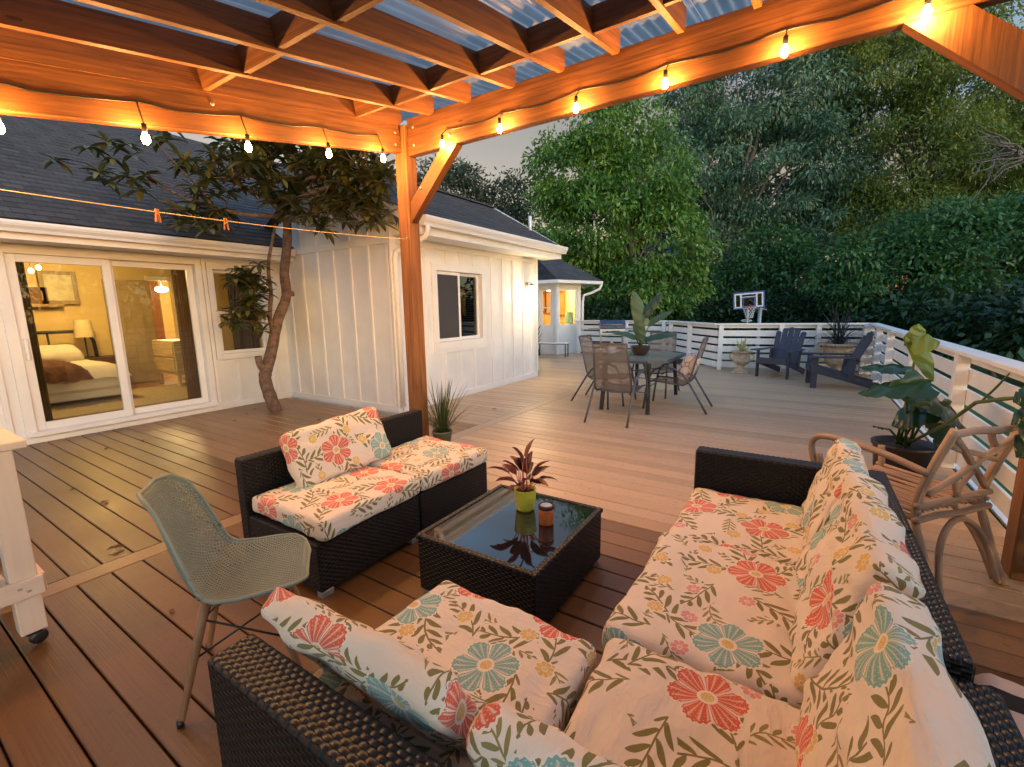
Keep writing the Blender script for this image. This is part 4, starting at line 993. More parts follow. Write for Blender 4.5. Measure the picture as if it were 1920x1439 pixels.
# ================================================================ painted cart at the left edge
cart = thing('potting_cart', 'pale painted wooden cart on small casters at the left edge', 'cart', (-.09, 3.06, 0))
cm = wood('pale_pink_paint', (.62, .5, .43), .6, .06, 20, .0008, knots=False)
part('top', cm, cart, lambda b: b.box((0, 0, .915), (1.06, .64, .034), None, .004))
part('apron', cm, cart, lambda b: (b.box((0, -.275, .85), (.96, .03, .09)), b.box((0, .275, .85), (.96, .03, .09)), b.box((.465, 0, .85), (.03, .52, .09)), b.box((-.465, 0, .85), (.03, .52, .09))))
for sx in (-1, 1):
    for sy in (-1, 1):
        part('leg', cm, cart, lambda b: b.box((sx*.445, sy*.265, .485), (.085, .085, .825), None, .004))
        cs = part('caster', M['black'], cart, lambda b: (b.lathe([(.012, -.012), (.03, -.01), (.032, 0), (.03, .01), (.012, .012)], 16), b.xf(Matrix.Translation((sx*.445+.012, sy*.265-.01, .033)) @ Matrix.Rotation(R(90), 4, 'X')), b.box((sx*.445, sy*.265, .064), (.05, .05, .016))))
part('shelf_frame', cm, cart, lambda b: (b.box((0, -.312, .285), (1.0, .022, .085), None, .003), b.box((0, .312, .285), (1.0, .022, .085), None, .003), b.box((.499, 0, .285), (.022, .60, .085), None, .003), b.box((-.499, 0, .285), (.022, .60, .085), None, .003)))
for k in range(6): part('shelf_slat', cm, cart, lambda b: b.box((0, -.2+k*.08, .318), (.80, .07, .016)))
for k in (0, 1): part('screw', M['steel'], cart, lambda b: b.ell((.445+k*.025-.02, -.3235, .295-.02*k), (.008, .003, .006), 8, 4))
cr = thing('storage_crate', 'grey folded cloth stored on the lower shelf of the cart', 'cloth', (-.12, 3.06, .328))
part('cloth', plain('grey_cloth', (.16, .17, .17), .9, .2, 12, 40, .004), cr, lambda b: b.box((0, 0, .05), (.6, .3, .1), None, .03))

# ================================================================ bentwood twig chair on the right
tw = wood('bark_twig', (.43, .29, .20), .75, .45, 14, .003)
def crook(a, c, r, n=7, amp=.008, seed=0):
    a, c = Vector(a), Vector(c); q = []
    for i in range(n+1):
        s = i/n; p = a.lerp(c, s)
        p += Vector((mnoise.noise(Vector((s*2.3, seed, 1))), mnoise.noise(Vector((s*2.3, seed, 5))), mnoise.noise(Vector((s*2.3, seed, 9)))))*amp*2*math.sin(math.pi*s)
        q.append(p)
    return q, [r*(1+.12*mnoise.noise(Vector((i*.9, seed*3.1, 0)))) for i in range(n+1)]
tc_ = thing('twig_armchair', 'bentwood twig armchair behind the sectional on the right', 'chair', (3.2, -.5, 0), R(50))
sd_ = [0]
def twig(name, a, c, r, amp=.008):
    sd_[0] += 1; q, rr = crook(a, c, r, 7, amp, sd_[0]); return part(name, tw, tc_, lambda b: b.tube(q, [k*.84 for k in rr], 10))
def bent(name, pts, r):
    pts = [Vector(p) for p in pts]; q = []
    for i in range(len(pts)-1):
        p0, p1, p2, p3 = pts[max(i-1, 0)], pts[i], pts[i+1], pts[min(i+2, len(pts)-1)]
        for k in range(6):
            s = k/6; q.append(.5*((2*p1)+(p2-p0)*s+(2*p0-5*p1+4*p2-p3)*s*s+(3*p1-p0-3*p2+p3)*s**3))
    q.append(pts[-1]); sd_[0] += 1
    return part(name, tw, tc_, lambda b: b.tube(q, [.84*r*(1+.1*mnoise.noise(Vector((i*.5, sd_[0], 0)))) for i in range(len(q))], 10))
for s in (1, -1):
    bent('back_post', [(-.39, s*.255, .004), (-.31, s*.25, .22), (-.255, s*.25, .42), (-.29, s*.255, .62), (-.37, s*.26, .87)], .023)
    bent('front_leg', [(.27, s*.26, .004), (.25, s*.255, .25), (.24, s*.25, .42), (.26, s*.26, .56)], .022)
    if s > 0: bent('arm', [(-.30, s*.27, .635), (-.10, s*.275, .675), (.12, s*.285, .69), (.26, s*.28, .67), (.30, s*.275, .60), (.27, s*.265, .47)], .021)
    bent('arch', [(-.36, s*.235, .02), (-.26, s*.235, .22), (-.12, s*.235, .355), (.04, s*.235, .37), (.16, s*.235, .25), (.25, s*.24, .02)], .016)
    twig('side_rail', (-.28, s*.25, .385), (.27, s*.25, .40), .019); twig('side_rail', (-.28, s*.255, .425), (.27, s*.255, .44), .014)
bent('arch', [(-.385, .22, .02), (-.33, .17, .24), (-.30, .06, .345), (-.30, -.06, .35), (-.33, -.17, .24), (-.385, -.22, .02)], .018)
twig('cross_rail', (-.275, .28, .385), (-.275, -.28, .385), .02); twig('cross_rail', (-.27, .28, .46), (-.27, -.28, .46), .02); twig('cross_rail', (.25, .28, .40), (.25, -.28, .40), .02)
twig('top_rail', (-.365, .26, .845), (-.365, -.28, .845), .022)
for a, c, r in (((-.36, .235, .83), (-.28, -.215, .50), .019), ((-.285, .235, .52), (-.36, -.25, .80), .019), ((-.345, .22, .78), (-.315, -.19, .66), .017), ((-.34, -.06, .835), (-.315, -.17, .69), .018), ((-.30, .09, .60), (-.275, -.02, .47), .017), ((-.32, -.08, .70), (-.28, .02, .48), .014)): twig('back_twig', a, c, r)
for k in range(13):
    y = -.215+.036*k; twig('seat_twig', (-.27, y, .425+random.uniform(-.004, .004)), (.25, y+random.uniform(-.01, .01), .432), .0105, .004)

# ================================================================ monstera in a black pot
mp_ = thing('nursery_pot', 'black plastic nursery pot beside the railing behind the sectional', 'pot', (4.52, -.73, 0))
part('pot', M['black'], mp_, lambda b: b.lathe([(.16, 0), (.165, .01), (.195, .33), (.207, .335), (.21, .36), (.203, .365), (.195, .36), (.188, .31), (.001, .31)], 28))
part('soil', M['soil'], mp_, lambda b: b.lathe([(.0005, .325), (.12, .325), (.19, .318)], 20, cap=False))
mons = thing('monstera_plant', 'broad leaved climbing plant rising from the black nursery pot', 'plant', (4.52, -.73, .32))
mg = leaf('monstera_leaf', (.008, .03, .012), (.018, .055, .02), (.06, .12, .03), .22, .25, 3); my = leaf('young_monstera_leaf', (.09, .16, .02), (.15, .22, .03), (.2, .27, .05), .35, .4, 5)
stm = plain('green_stem', (.07, .12, .03), .5)
def bigleaf(parent, mat_, c, d, nrm, L_, W_, cup=.15, droop=.25, lobes=5, lv=.4):
    """heart shaped leaf, base at c, pointing d, upper side nrm; deep side notches"""
    d = Vector(d).normalized(); n = Vector(nrm); n = (n-d*n.dot(d)).normalized(); s = d.cross(n)
    V = []; F = []; NI, NJ = 16, 8; org = Vector(parent.matrix_world.translation) if False else Vector(parent.location)
    def shape(u):                       # half width along the length
        if u < .12: return .55+.45*(u/.12)**.6
        return max(0, (1-((u-.12)/.88)**2.1))**.75
    for i in range(NI+1):
        u = i/NI
        for j in range(-NJ, NJ+1):
            q = j/NJ; w = shape(u)*W_*.5
            notch = 1.0
            if lobes and abs(q) > .45 and u > .15:
                ph = (u*lobes+abs(q)*.3) % 1
                if ph < .2: notch = .8
            y = q*w*notch; x = (u-.12)*L_+(abs(q)**1.5)*(-.10 if u < .2 else .05)*L_
            z = -droop*(u**2)*L_+cup*abs(q)**1.5*w*(-1)+.006*math.sin(u*17+q*3)
            V.append(Vector(c)-org+d*x+s*y+n*z)
    m_ = 2*NJ+1
    for i in range(NI):
        for j in range(2*NJ): F.append((i*m_+j, i*m_+j+1, (i+1)*m_+j+1, (i+1)*m_+j))
    b = MB(); b.faces(V, F); o = b.build('leaf', mat_, parent); return lvattr(o, lv)
def stem(parent, pts, r): 
    org = Vector(parent.location); pts = [Vector(p)-org for p in pts]
    return part('stem', stm, parent, lambda b: b.tube(pts, [r]*(len(pts)-1)+[r*.6], 8))
pb = Vector((4.52, -.73, .34))
def mleaf(base, tip, X, up, W_, m_=mg, lv=.4, droop=.2, lobes=5, Xt=None, st=True):
    a = at_x(*base, X); t_ = at_x(*tip, Xt or X); L_ = (t_-a).length*1.0
    if st: stem(mons, [pb+Vector((random.uniform(-.05, .05), random.uniform(-.05, .05), 0)), pb.lerp(a, .5)+Vector((0, 0, .05)), a], .009)
    bigleaf(mons, m_, a, t_-a, up, L_, W_, droop=droop, lobes=lobes, lv=lv)
random.seed(5)
mleaf((1718, 640), (1752, 722), 4.25, (-.9, -.3, .1), .13, my, .5, .0, 0)
mleaf((1716, 641), (1768, 636), 4.22, (-.7, .1, .7), .20, my, .75, .25, 0, st=False)
mleaf((1719, 643), (1722, 604), 4.26, (-.8, -.4, .1), .15, my, .8, .0, 0, st=False)
mleaf((1700, 690), (1603, 680), 4.35, (-.2, 0, 1), .26, mg, .4, .12, 4)
mleaf((1728, 722), (1600, 722), 4.1, (-.35, .1, 1), .30, mg, .5, .2, 6)
mleaf((1700, 715), (1755, 770), 4.15, (-.8, .1, .75), .22, mg, .7, .1, 0)
mleaf((1745, 748), (1850, 800), 4.3, (-.25, .05, 1), .36, mg, .2, .3, 6)
mleaf((1735, 765), (1660, 790), 4.3, (-.5, 0, .9), .26, mg, .3, .3, 0)
mleaf((1762, 770), (1790, 850), 4.45, (-.5, 0, .8), .24, mg, .3, .3, 4)
mleaf((1640, 800), (1658, 806), 4.45, (-.1, 0, 1), .03, mg, .5, 0, 0)
# long arching stem that carries the leaves at the right edge of the picture
ar = [pb, at_x(1775, 795, 4.1), at_x(1830, 755, 3.7), at_x(1885, 748, 3.35), at_x(1925, 745, 3.1)]
stem(mons, ar, .011); stem(mons, [at_x(1838, 755, 3.65), at_x(1870, 725, 3.5), at_x(1893, 700, 3.4)], .006)
for base, tip, X, W_ in (((1960, 735), (1893, 752), 3.05, .20), ((1960, 770), (1888, 795), 3.0, .18), ((1990, 790), (1890, 858), 2.95, .24)):
    bigleaf(mons, mg, at_x(*base, X), at_x(*tip, X)-at_x(*base, X), (-.5, .1, 1), (at_x(*tip, X)-at_x(*base, X)).length, W_, droop=.15, lobes=3, lv=.4)

# ================================================================ grass in a green pot by the pergola post
gp = thing('grass_pot', 'small green plastic pot beside the pergola post', 'pot', (3.40, 3.06, 0))
part('pot', plain('olive_pot', (.09, .12, .07), .5), gp, lambda b: b.lathe([(.07, 0), (.074, .005), (.098, .19), (.104, .192), (.105, .215), (.1, .217), (.096, .2), (.001, .19)], 22))
part('soil', M['soil'], gp, lambda b: b.lathe([(.0005, .2), (.096, .198)], 16, cap=False))
gr = thing('ornamental_grass', 'clump of long thin green grass in the small pot', 'plant', (3.40, 3.06, .2))
def grassfn(b):
    for k in range(190):
        az = random.random()*6.28; el = R(random.uniform(48, 88)); rr = random.random()**.5*.06
        blade(b, (rr*math.cos(az), rr*math.sin(az), 0), sv(az, el), random.uniform(.22, .62), random.uniform(.0022, .0038), random.uniform(.5, 1.8)*(1-el/2.2), n=6, fold=.3, base=.6)
gl = part('blades', leaf('grass_blade', (.015, .04, .01), (.04, .09, .02), (.14, .15, .06), .5, .3, 9), gr, grassfn); gl['kind'] = 'stuff'
a = gl.data.attributes.new('lv', 'FLOAT', 'POINT'); a.data.foreach_set('value', np.repeat(rng.random(len(gl.data.vertices)//21), 21).astype(np.float32))

# ================================================================ dining set
frame_m = plain('slate_metal', (.085, .095, .115), .42, .1, 9, 60, .0002, metal=.3)
m, N, L, P = nt('mesh_sling'); out = [n for n in N if n.type == 'OUTPUT_MATERIAL'][0]
P.inputs['Base Color'].default_value = (.23, .18, .15, 1); P.inputs['Roughness'].default_value = .75
tb = N.new('ShaderNodeBsdfTransparent'); tl = N.new('ShaderNodeBsdfTranslucent'); tl.inputs[0].default_value = (.27, .18, .12, 1)
m1 = N.new('ShaderNodeMixShader'); m1.inputs[0].default_value = .4; L.new(P.outputs[0], m1.inputs[1]); L.new(tl.outputs[0], m1.inputs[2])
m2 = N.new('ShaderNodeMixShader'); m2.inputs[0].default_value = .34; L.new(m1.outputs[0], m2.inputs[1]); L.new(tb.outputs[0], m2.inputs[2]); L.new(m2.outputs[0], out.inputs[0])
bump(N, L, nz(N, L, tc(N, L), 400, 1), .3, .001, P); M['sling'] = m
def dining_chair(label, loc, rz):
    t = thing('dining_chair', label, 'chair', loc, rz, 'sling chairs round the glass dining table')
    prof = [(.40, .385), (.36, .405), (.2, .395), (.05, .375), (-.06, .37), (-.11, .40), (-.15, .50), (-.19, .65), (-.235, .82), (-.285, 1.0)]
    hw = [.20, .215, .225, .23, .23, .23, .228, .22, .21, .20]
    def sl(b):
        V = []; F = []; n = 8
        for (x, z), h in zip(prof, hw):
            for k in range(n+1): u = -1+2*k/n; V.append((x-(.012*(1-u*u) if z > .45 else 0), u*h, z-(.015*(1-u*u) if z < .45 else 0)))
        for i in range(len(prof)-1):
            for k in range(n): F.append((i*(n+1)+k, i*(n+1)+k+1, (i+1)*(n+1)+k+1, (i+1)*(n+1)+k))
        b.faces(V, F)
    part('sling', M['sling'], t, sl)
    for s in (1, -1):
        part('side_frame', frame_m, t, lambda b: b.tube([(x, s*(h+.012), z) for (x, z), h in zip(prof, hw)], .012, 8))
        part('arm', frame_m, t, lambda b: b.tube([(.46, s*.285, .004), (.43, s*.28, .28), (.39, s*.275, .47), (.33, s*.272, .57), (.22, s*.27, .615), (.08, s*.265, .60), (-.05, s*.262, .52), (-.13, s*.26, .42), (-.25, s*.265, .22), (-.38, s*.275, .004)], .0145, 8))
        part('bracket', frame_m, t, lambda b: b.tube([(.36, s*.225, .40), (.40, s*.275, .41)], .010, 6)); part('bracket', frame_m, t, lambda b: b.tube([(-.11, s*.24, .41), (-.13, s*.262, .42)], .010, 6))
    part('top_bar', frame_m, t, lambda b: b.tube([(-.285, -.212, 1.0), (-.283, -.12, 1.003), (-.28, 0, 1.0), (-.283, .12, 1.003), (-.285, .212, 1.0)], .012, 8))
    part('bow_bar', frame_m, t, lambda b: b.tube([(-.262, -.205, .93), (-.272, -.1, .972), (-.275, 0, .985), (-.272, .1, .972), (-.262, .205, .93)], .006, 6))
    for q in ((-.11, .235, .392, .010), (.39, .22, .385, .010), (.42, .275, .30, .007)): part('seat_bar', frame_m, t, lambda b: b.tube([(q[0], -q[1], q[2]), (q[0], q[1], q[2])], q[3], 8))
    return t
dining_chair('brown mesh dining chair with its back to the camera', (5.56, 1.98, 0), 0)
dining_chair('mesh dining chair seen edge on at the left of the table', (6.60, 2.60, 0), R(-90))
dining_chair('mesh dining chair with a pillow at the right of the table', (6.62, 1.40, 0), R(92))
dining_chair('mesh dining chair on the far side of the table', (7.62, 2.02, 0), R(178))
pil = cushion('throw_pillow', 'pale patterned pillow leaning in the right dining chair', 'pillow', (.40, .40, .13), (6.62, 1.38, .60), (0, 0, 0), r=.06, bulge=.045, wr=.005, fl=0, seed=33, nseg=20)
m, N, L, P = nt('pillow_print')
vv = N.new('ShaderNodeTexVoronoi'); vv.feature = 'DISTANCE_TO_EDGE'; L.new(tc(N, L, 'UV'), vv.inputs['Vector']); vv.inputs['Scale'].default_value = 9
L.new(mixc(N, L, mth(N, L, 'LESS_THAN', vv.outputs[0], .05), (.58, .5, .45), (.24, .15, .13)), P.inputs['Base Color']); P.inputs['Roughness'].default_value = .9
pil.data.materials[0] = m; pil.rotation_euler = (Matrix.Rotation(R(182), 4, 'Z') @ Matrix.Rotation(R(66), 4, 'X')).to_euler(); pil.location = (6.62, 1.31, .60)
dt = thing('dining_table', 'dark framed dining table with frosted glass top', 'table', (6.78, 2.02, 0))
oct_ = [(-.74, -.28), (-.52, -.5), (.52, -.5), (.74, -.28), (.74, .28), (.52, .5), (-.52, .5), (-.74, .28)]
def slab(b, pts, z0, z1):
    b.poly([(x, y, z1) for x, y in pts]); b.poly([(x, y, z0) for x, y in pts][::-1])
    for k in range(len(pts)): a, c = pts[k], pts[(k+1) % len(pts)]; b.poly([(a[0], a[1], z0), (c[0], c[1], z0), (c[0], c[1], z1), (a[0], a[1], z1)])
m, N, L, P = nt('frosted_glass'); P.inputs['Base Color'].default_value = (.26, .30, .28, 1); P.inputs['Roughness'].default_value = .16; P.inputs['Specular IOR Level'].default_value = .8
bump(N, L, nz(N, L, tc(N, L), 60, 3), .3, .001, P); M['frost'] = m
part('glass_top', M['frost'], dt, lambda b: slab(b, [(x*.975, y*.965) for x, y in oct_], .704, .712))
def rimf(b):
    for k in range(8): a, c = oct_[k], oct_[(k+1) % 8]; b.bar((a[0], a[1], .695), (c[0], c[1], .695), .03, .034)
part('rim', frame_m, dt, rimf)
for sx in (-1, 1):
    for sy in (-1, 1): part('leg', M['black'], dt, lambda b: b.bar((sx*.72, sy*.30, .68), (sx*.80, sy*.33, .002), .05, .045, (1, 0, 0), .004))
bp = at_z(1200, 666, .712)
bw = thing('brown_bowl_planter', 'round brown bowl planter on the dining table', 'pot', (bp.x, bp.y, .713))
part('bowl', plain('brown_ceramic', (.055, .028, .018), .35), bw, lambda b: b.lathe([(.07, 0), (.085, .004), (.13, .06), (.148, .13), (.152, .137), (.144, .139), (.135, .12), (.001, .115)], 26))
part('soil', M['soil'], bw, lambda b: b.lathe([(.0005, .125), (.138, .122)], 18, cap=False))
bop = thing('broad_leaf_plant', 'tall plant with paddle shaped leaves in the brown bowl', 'plant', (bp.x, bp.y, .835))
pad = leaf('paddle_leaf', (.02, .06, .045), (.045, .10, .065), (.10, .17, .09), .35, .3, 3)
def paddle(base, tip, X, W_, up, droop=.1):
    a, t_ = at_x(*base, X), at_x(*tip, X)
    stem(bop, [Vector((bp.x, bp.y, .835)), Vector((bp.x, bp.y, .9)).lerp(a, .5), a], .010)
    bigleaf(bop, pad, a, t_-a, up, (t_-a).length*1.05, W_, cup=.25, droop=droop, lobes=0, lv=random.random())
X_ = bp.x
paddle((1202, 600), (1186, 542), X_, .22, (-1, -.3, .1)); paddle((1212, 585), (1243, 545), X_, .17, (-1, .2, .3)); paddle((1222, 602), (1262, 578), X_+.1, .16, (-.6, 0, .8))
paddle((1185, 628), (1130, 606), X_, .18, (-.3, 0, 1), .3); paddle((1218, 632), (1268, 618), X_, .22, (-.4, 0, 1), .2); paddle((1196, 612), (1203, 648), X_-.1, .2, (-1, .3, .4))

# ================================================================ navy adirondack chairs
def adirondack(label, loc, rz):
    t = thing('adirondack_chair', label, 'chair', loc, rz, 'navy slatted deck chairs')
    nv = M['navy']
    for s in (1, -1):
        part('front_leg', nv, t, lambda b: b.box((.33, s*.285, .265), (.09, .028, .53), None, .004))
        part('stringer', nv, t, lambda b: b.bar((.36, s*.255, .33), (-.60, s*.235, .055), .028, .115, (0, 0, 1), .004))
        part('back_leg', nv, t, lambda b: b.bar((-.22, s*.272, .52), (-.18, s*.27, .14), .028, .08, (1, 0, 0), .004))
        part('arm', nv, t, lambda b: slab(b, [(.43, s*.25), (.43, s*.40), (.2, s*.41), (-.28, s*.34), (-.30, s*.27), (.0, s*.255)] if s > 0 else [(.43, s*.25), (.0, s*.255), (-.30, s*.27), (-.28, s*.34), (.2, s*.41), (.43, s*.40)], .531, .555))
    for k in range(6): part('seat_slat', nv, t, lambda b: b.box((.34-.088*k, 0, .375-.0252*k), (.078, .54, .02), Matrix.Rotation(R(-16), 3, 'Y'), .003))
    part('front_apron', nv, t, lambda b: b.box((.383, 0, .325), (.022, .54, .10), None, .003))
    hs = [.70, .765, .79, .765, .70]
    for k, h in enumerate(hs):
        y = (k-2)*.108; a = Vector((-.15, y*.86, .24)); d = Vector((-math.sin(R(24)), 0, math.cos(R(24))))
        def bs(b):
            e = a+d*h; e.y = y*1.08
            b.bar(a, e-d*.03, .103, .02, (1, 0, 0), .003); n = 8
            c = e-d*.03; sd = Vector((0, 1, 0)); nn = Vector((math.cos(R(24)), 0, math.sin(R(24))))
            q = [c+sd*.0515*math.cos(math.pi*i/n)+d*.035*math.sin(math.pi*i/n) for i in range(n+1)]
            b.poly([p+nn*.01 for p in q]); b.poly([p-nn*.01 for p in q][::-1])
            for i in range(n): b.poly([q[i]+nn*.01, q[i]-nn*.01, q[i+1]-nn*.01, q[i+1]+nn*.01])
        part('back_slat', nv, t, bs)
    part('back_rail', nv, t, lambda b: (b.bar((-.275, -.29, .50), (-.275, .29, .50), .03, .06, (0, 0, 1)), b.bar((-.20, -.25, .27), (-.20, .25, .27), .03, .06, (0, 0, 1))))
    return t
adirondack('navy slatted chair showing its fan back, next to the pale urn', (10.56, .36, 0), R(160))
adirondack('navy slatted chair seen from the side at the railing corner', (9.63, -.50, 0), R(97))

# ================================================================ urns
stone = plain('weathered_stone', (.50, .40, .30), .85, .3, 14, 50, .004)
u1 = thing('stone_urn', 'pale two handled stone urn standing by the far railing', 'urn', (10.78, 1.08, 0))
def urn(b, s=1.0):
    b.box((0, 0, .02*s), (.34*s, .34*s, .04*s), None, .006)
    b.lathe([(r_*s, z*s) for r_, z in [(.13, .041), (.12, .06), (.075, .09), (.06, .13), (.075, .16), (.12, .185), (.165, .23), (.175, .28), (.16, .34), (.158, .40), (.175, .425), (.215, .44), (.22, .455), (.21, .465), (.18, .455), (.001, .44)]], 26)
part('body', stone, u1, lambda b: urn(b))
for s in (1, -1): part('handle', stone, u1, lambda b: b.tube([(0, s*.155, .40), (0, s*.21, .395), (0, s*.235, .35), (0, s*.22, .29), (0, s*.17, .265)], .016, 8))
yu = thing('spiky_plant', 'yellow green spiky leaved plant in the two handled urn', 'plant', (10.78, 1.08, .44))
def spiky(b, n, l0, l1, w, e0, e1, dr):
    for k in range(n):
        az = k*2.4; el = R(random.uniform(e0, e1)); blade(b, (0, 0, 0), sv(az, el), random.uniform(l0, l1), w, dr, n=5, fold=.4, base=.7)
sp = part('leaves', leaf('variegated_leaf', (.2, .25, .08), (.42, .42, .18), (.6, .55, .3), .45, .2, 20), yu, lambda b: spiky(b, 34, .22, .36, .014, 25, 80, .35)); lvattr(sp, .6)
u2 = thing('wide_planter', 'wide rimmed stone planter on a pedestal between the navy chairs', 'urn', (11.12, -.60, 0))
part('body', stone, u2, lambda b: b.lathe([(.18, .0), (.18, .04), (.12, .07), (.085, .12), (.09, .17), (.14, .20), (.19, .27), (.225, .40), (.25, .55), (.275, .60), (.345, .615), (.35, .645), (.33, .655), (.26, .645), (.001, .61)], 28))
ug = thing('feathery_plant', 'dark feathery plant spilling from the wide planter', 'plant', (11.12, -.60, .62))
def feath(b):
    for k in range(170):
        az = random.random()*6.28; el = R(random.uniform(30, 88)); blade(b, (random.uniform(-.08, .08), random.uniform(-.08, .08), 0), sv(az, el), random.uniform(.4, .98), .006, random.uniform(.6, 2.4), n=8, fold=.2, base=.5)
fe = part('fronds', leaf('dark_frond', (.012, .016, .014), (.03, .035, .035), (.06, .065, .06), .6, .15, 8), ug, feath); lvattr(fe, .5); fe['kind'] = 'stuff'

# ================================================================ grill
gl_ = thing('gas_grill', 'blue lidded gas grill on a cart by the far railing', 'grill', (12.15, 4.50, 0), R(205))
blue = plain('blue_enamel', (.035, .055, .11), .3, .1, 6, 40, .0002, coat=.4)
def lid(b):
    pr = [(-.24, .86), (-.245, .93), (-.20, 1.03), (-.08, 1.08), (.08, 1.08), (.18, 1.04), (.25, .95), (.26, .86)]
    for k in range(len(pr)-1): a, c = pr[k], pr[k+1]; b.poly([(a[0], -.34, a[1]), (c[0], -.34, c[1]), (c[0], .34, c[1]), (a[0], .34, a[1])])
    for y in (-.34, .34): b.poly([(x, y, z) for x, z in pr])
part('lid', blue, gl_, lid); part('handle', M['steel'], gl_, lambda b: b.tube([(.24, -.25, .95), (.30, -.25, .96), (.30, .25, .96), (.24, .25, .95)], .012, 8))
part('control_panel', plain('brushed_steel', (.62, .62, .60), .35, .05, 8, 60, .0002, metal=.5), gl_, lambda b: b.box((.245, 0, .765), (.04, .68, .16), None, .01))
for y in (-.15, .15): part('knob', M['black'], gl_, lambda b: (b.lathe([(.03, 0), (.032, .01), (.024, .03)], 14), b.xf(Matrix.Translation((.266, y, .765)) @ Matrix.Rotation(R(90), 4, 'Y'))))
part('firebox', M['black'], gl_, lambda b: b.box((0, 0, .765), (.44, .66, .17), None, .02))
for s in (1, -1):
    part('side_shelf', M['steel'], gl_, lambda b: b.box((0, s*.50, .835), (.40, .30, .03), None, .006))
    part('side_panel', M['steel'], gl_, lambda b: b.box((0, s*.30, .37), (.40, .03, .62), None, .003))
part('bottom_shelf', M['black'], gl_, lambda b: b.box((0, 0, .12), (.40, .57, .03)))
for s in (1, -1):
    for q in (1, -1): part('wheel', M['black'], gl_, lambda b: (b.lathe([(.01, -.015), (.045, -.015), (.05, 0), (.045, .015), (.01, .015)], 14), b.xf(Matrix.Translation((q*.16, s*.30, .05)) @ Matrix.Rotation(R(90), 4, 'X'))))
part('gas_bottle', M['white'], gl_, lambda b: b.lathe([(.001, .137), (.13, .137), (.14, .16), (.14, .36), (.10, .43), (.04, .45), (.04, .49)], 18))

# ================================================================ slim bench, slim plant by the wall
bn = thing('slim_bench', 'slim dark framed bench below the bay window', 'bench', (12.02, 6.30, 0), R(96))
part('top', M['rail'], bn, lambda b: b.box((0, 0, .40), (.95, .28, .03), None, .004))
part('apron', frame_m, bn, lambda b: b.box((0, 0, .375), (.95, .26, .018)))
for sx in (-1, 1):
    for sy in (-1, 1): part('leg', frame_m, bn, lambda b: b.box((sx*.455, sy*.115, .184), (.028, .028, .365)))
sp_ = at_z(1007, 667, 0)
pp = thing('tall_pot_plant', 'slim potted plant on a stem at the far corner of the house', 'plant', (sp_.x, sp_.y, 0))
part('pot', M['black'], pp, lambda b: b.lathe([(.08, 0), (.10, .2), (.09, .2), (.001, .18)], 16)); part('stem', stm, pp, lambda b: b.tube([(0, 0, .18), (.01, 0, .5)], .012, 8))
lp = part('leaves', grn_d, pp, lambda b: [blade(b, (.01, 0, .35+.025*k), sv(k*2.4, R(random.uniform(10, 70))), random.uniform(.22, .36), .028, .5, n=5) for k in range(18)]); lvattr(lp, .6)

# ================================================================ basketball hoop beyond the railing
hp = thing('basketball_hoop', 'basketball hoop with clear framed backboard beyond the far railing', 'hoop', (17.35, 1.62, GZ), R(0))
bl = plain('violet_blue_frame', (.07, .09, .34), .4); gw = plain('white_plastic', (.72, .72, .74), .4, .03)
pole = plain('galvanised_pole', (.42, .44, .48), .4, .06, 4, 50, .0002, metal=.3)
bz = 2.05                                       # board bottom above the ground
part('pole', pole, hp, lambda b: b.tube([(.25, -.32, 0), (.25, -.32, 2.15)], .058, 14)); part('support_arm', pole, hp, lambda b: (b.tube([(.25, -.32, 2.12), (.02, .0, 2.35)], .025, 8), b.tube([(.25, -.32, 1.98), (.02, .0, 2.2)], .022, 8), b.tube([(.2, -.3, 2.07), (.42, -.5, 2.0)], .02, 8)))
def board(b, y0, y1, z0, z1, w, x=-.012, d=.02):
    for q in ((y0, y1, z1-w, z1), (y0, y1, z0, z0+w), (y0, y0+w, z0+w, z1-w), (y1-w, y1, z0+w, z1-w)): b.box((x, (q[0]+q[1])/2, (q[2]+q[3])/2), (d, q[1]-q[0], q[3]-q[2]))
brot = Matrix.Rotation(R(4), 4, 'X')
bd_ = bpy.data.objects.new('backboard', None); link(bd_, hp); bd_.rotation_euler = (R(-4), 0, R(8)); bd_.location = (0, 0, bz)
part('frame', bl, bd_, lambda b: board(b, -.47, .47, 0, .56, .04)); part('frame', gw, bd_, lambda b: board(b, -.43, .43, .04, .52, .045, -.014))
part('pane', glass('backboard_acrylic', (.6, .62, .58), .05, .5), bd_, lambda b: b.box((0, 0, .28), (.008, .90, .52)))
part('target_square', bl, bd_, lambda b: board(b, -.19, .19, .07, .38, .03, -.018)); part('stripe', gw, bd_, lambda b: (b.box((-.016, .235, .28), (.012, .05, .42)), b.box((-.016, -.235, .28), (.012, .05, .42)), b.box((-.016, 0, .40), (.012, .42, .022))))
redm = plain('orange_rim', (.62, .10, .05), .4)
rim_ = part('rim', redm, bd_, lambda b: (b.tube([(-.27+.2*math.cos(k*math.pi/12), .2*math.sin(k*math.pi/12), .06) for k in range(24)], .012, 8, close=True), b.box((-.045, 0, .045), (.08, .14, .07))))
def net(b):
    for k in range(12):
        for s in (1, -1):
            q = []
            for i in range(7): w = k*math.pi/6+s*i*.26; r_ = .195-.085*min(1, i/5); q.append((-.27+r_*math.cos(w), r_*math.sin(w), .05-.06*i))
            b.tube(q, .0045, 5, cap=False)
part('net', gw, rim_, net)
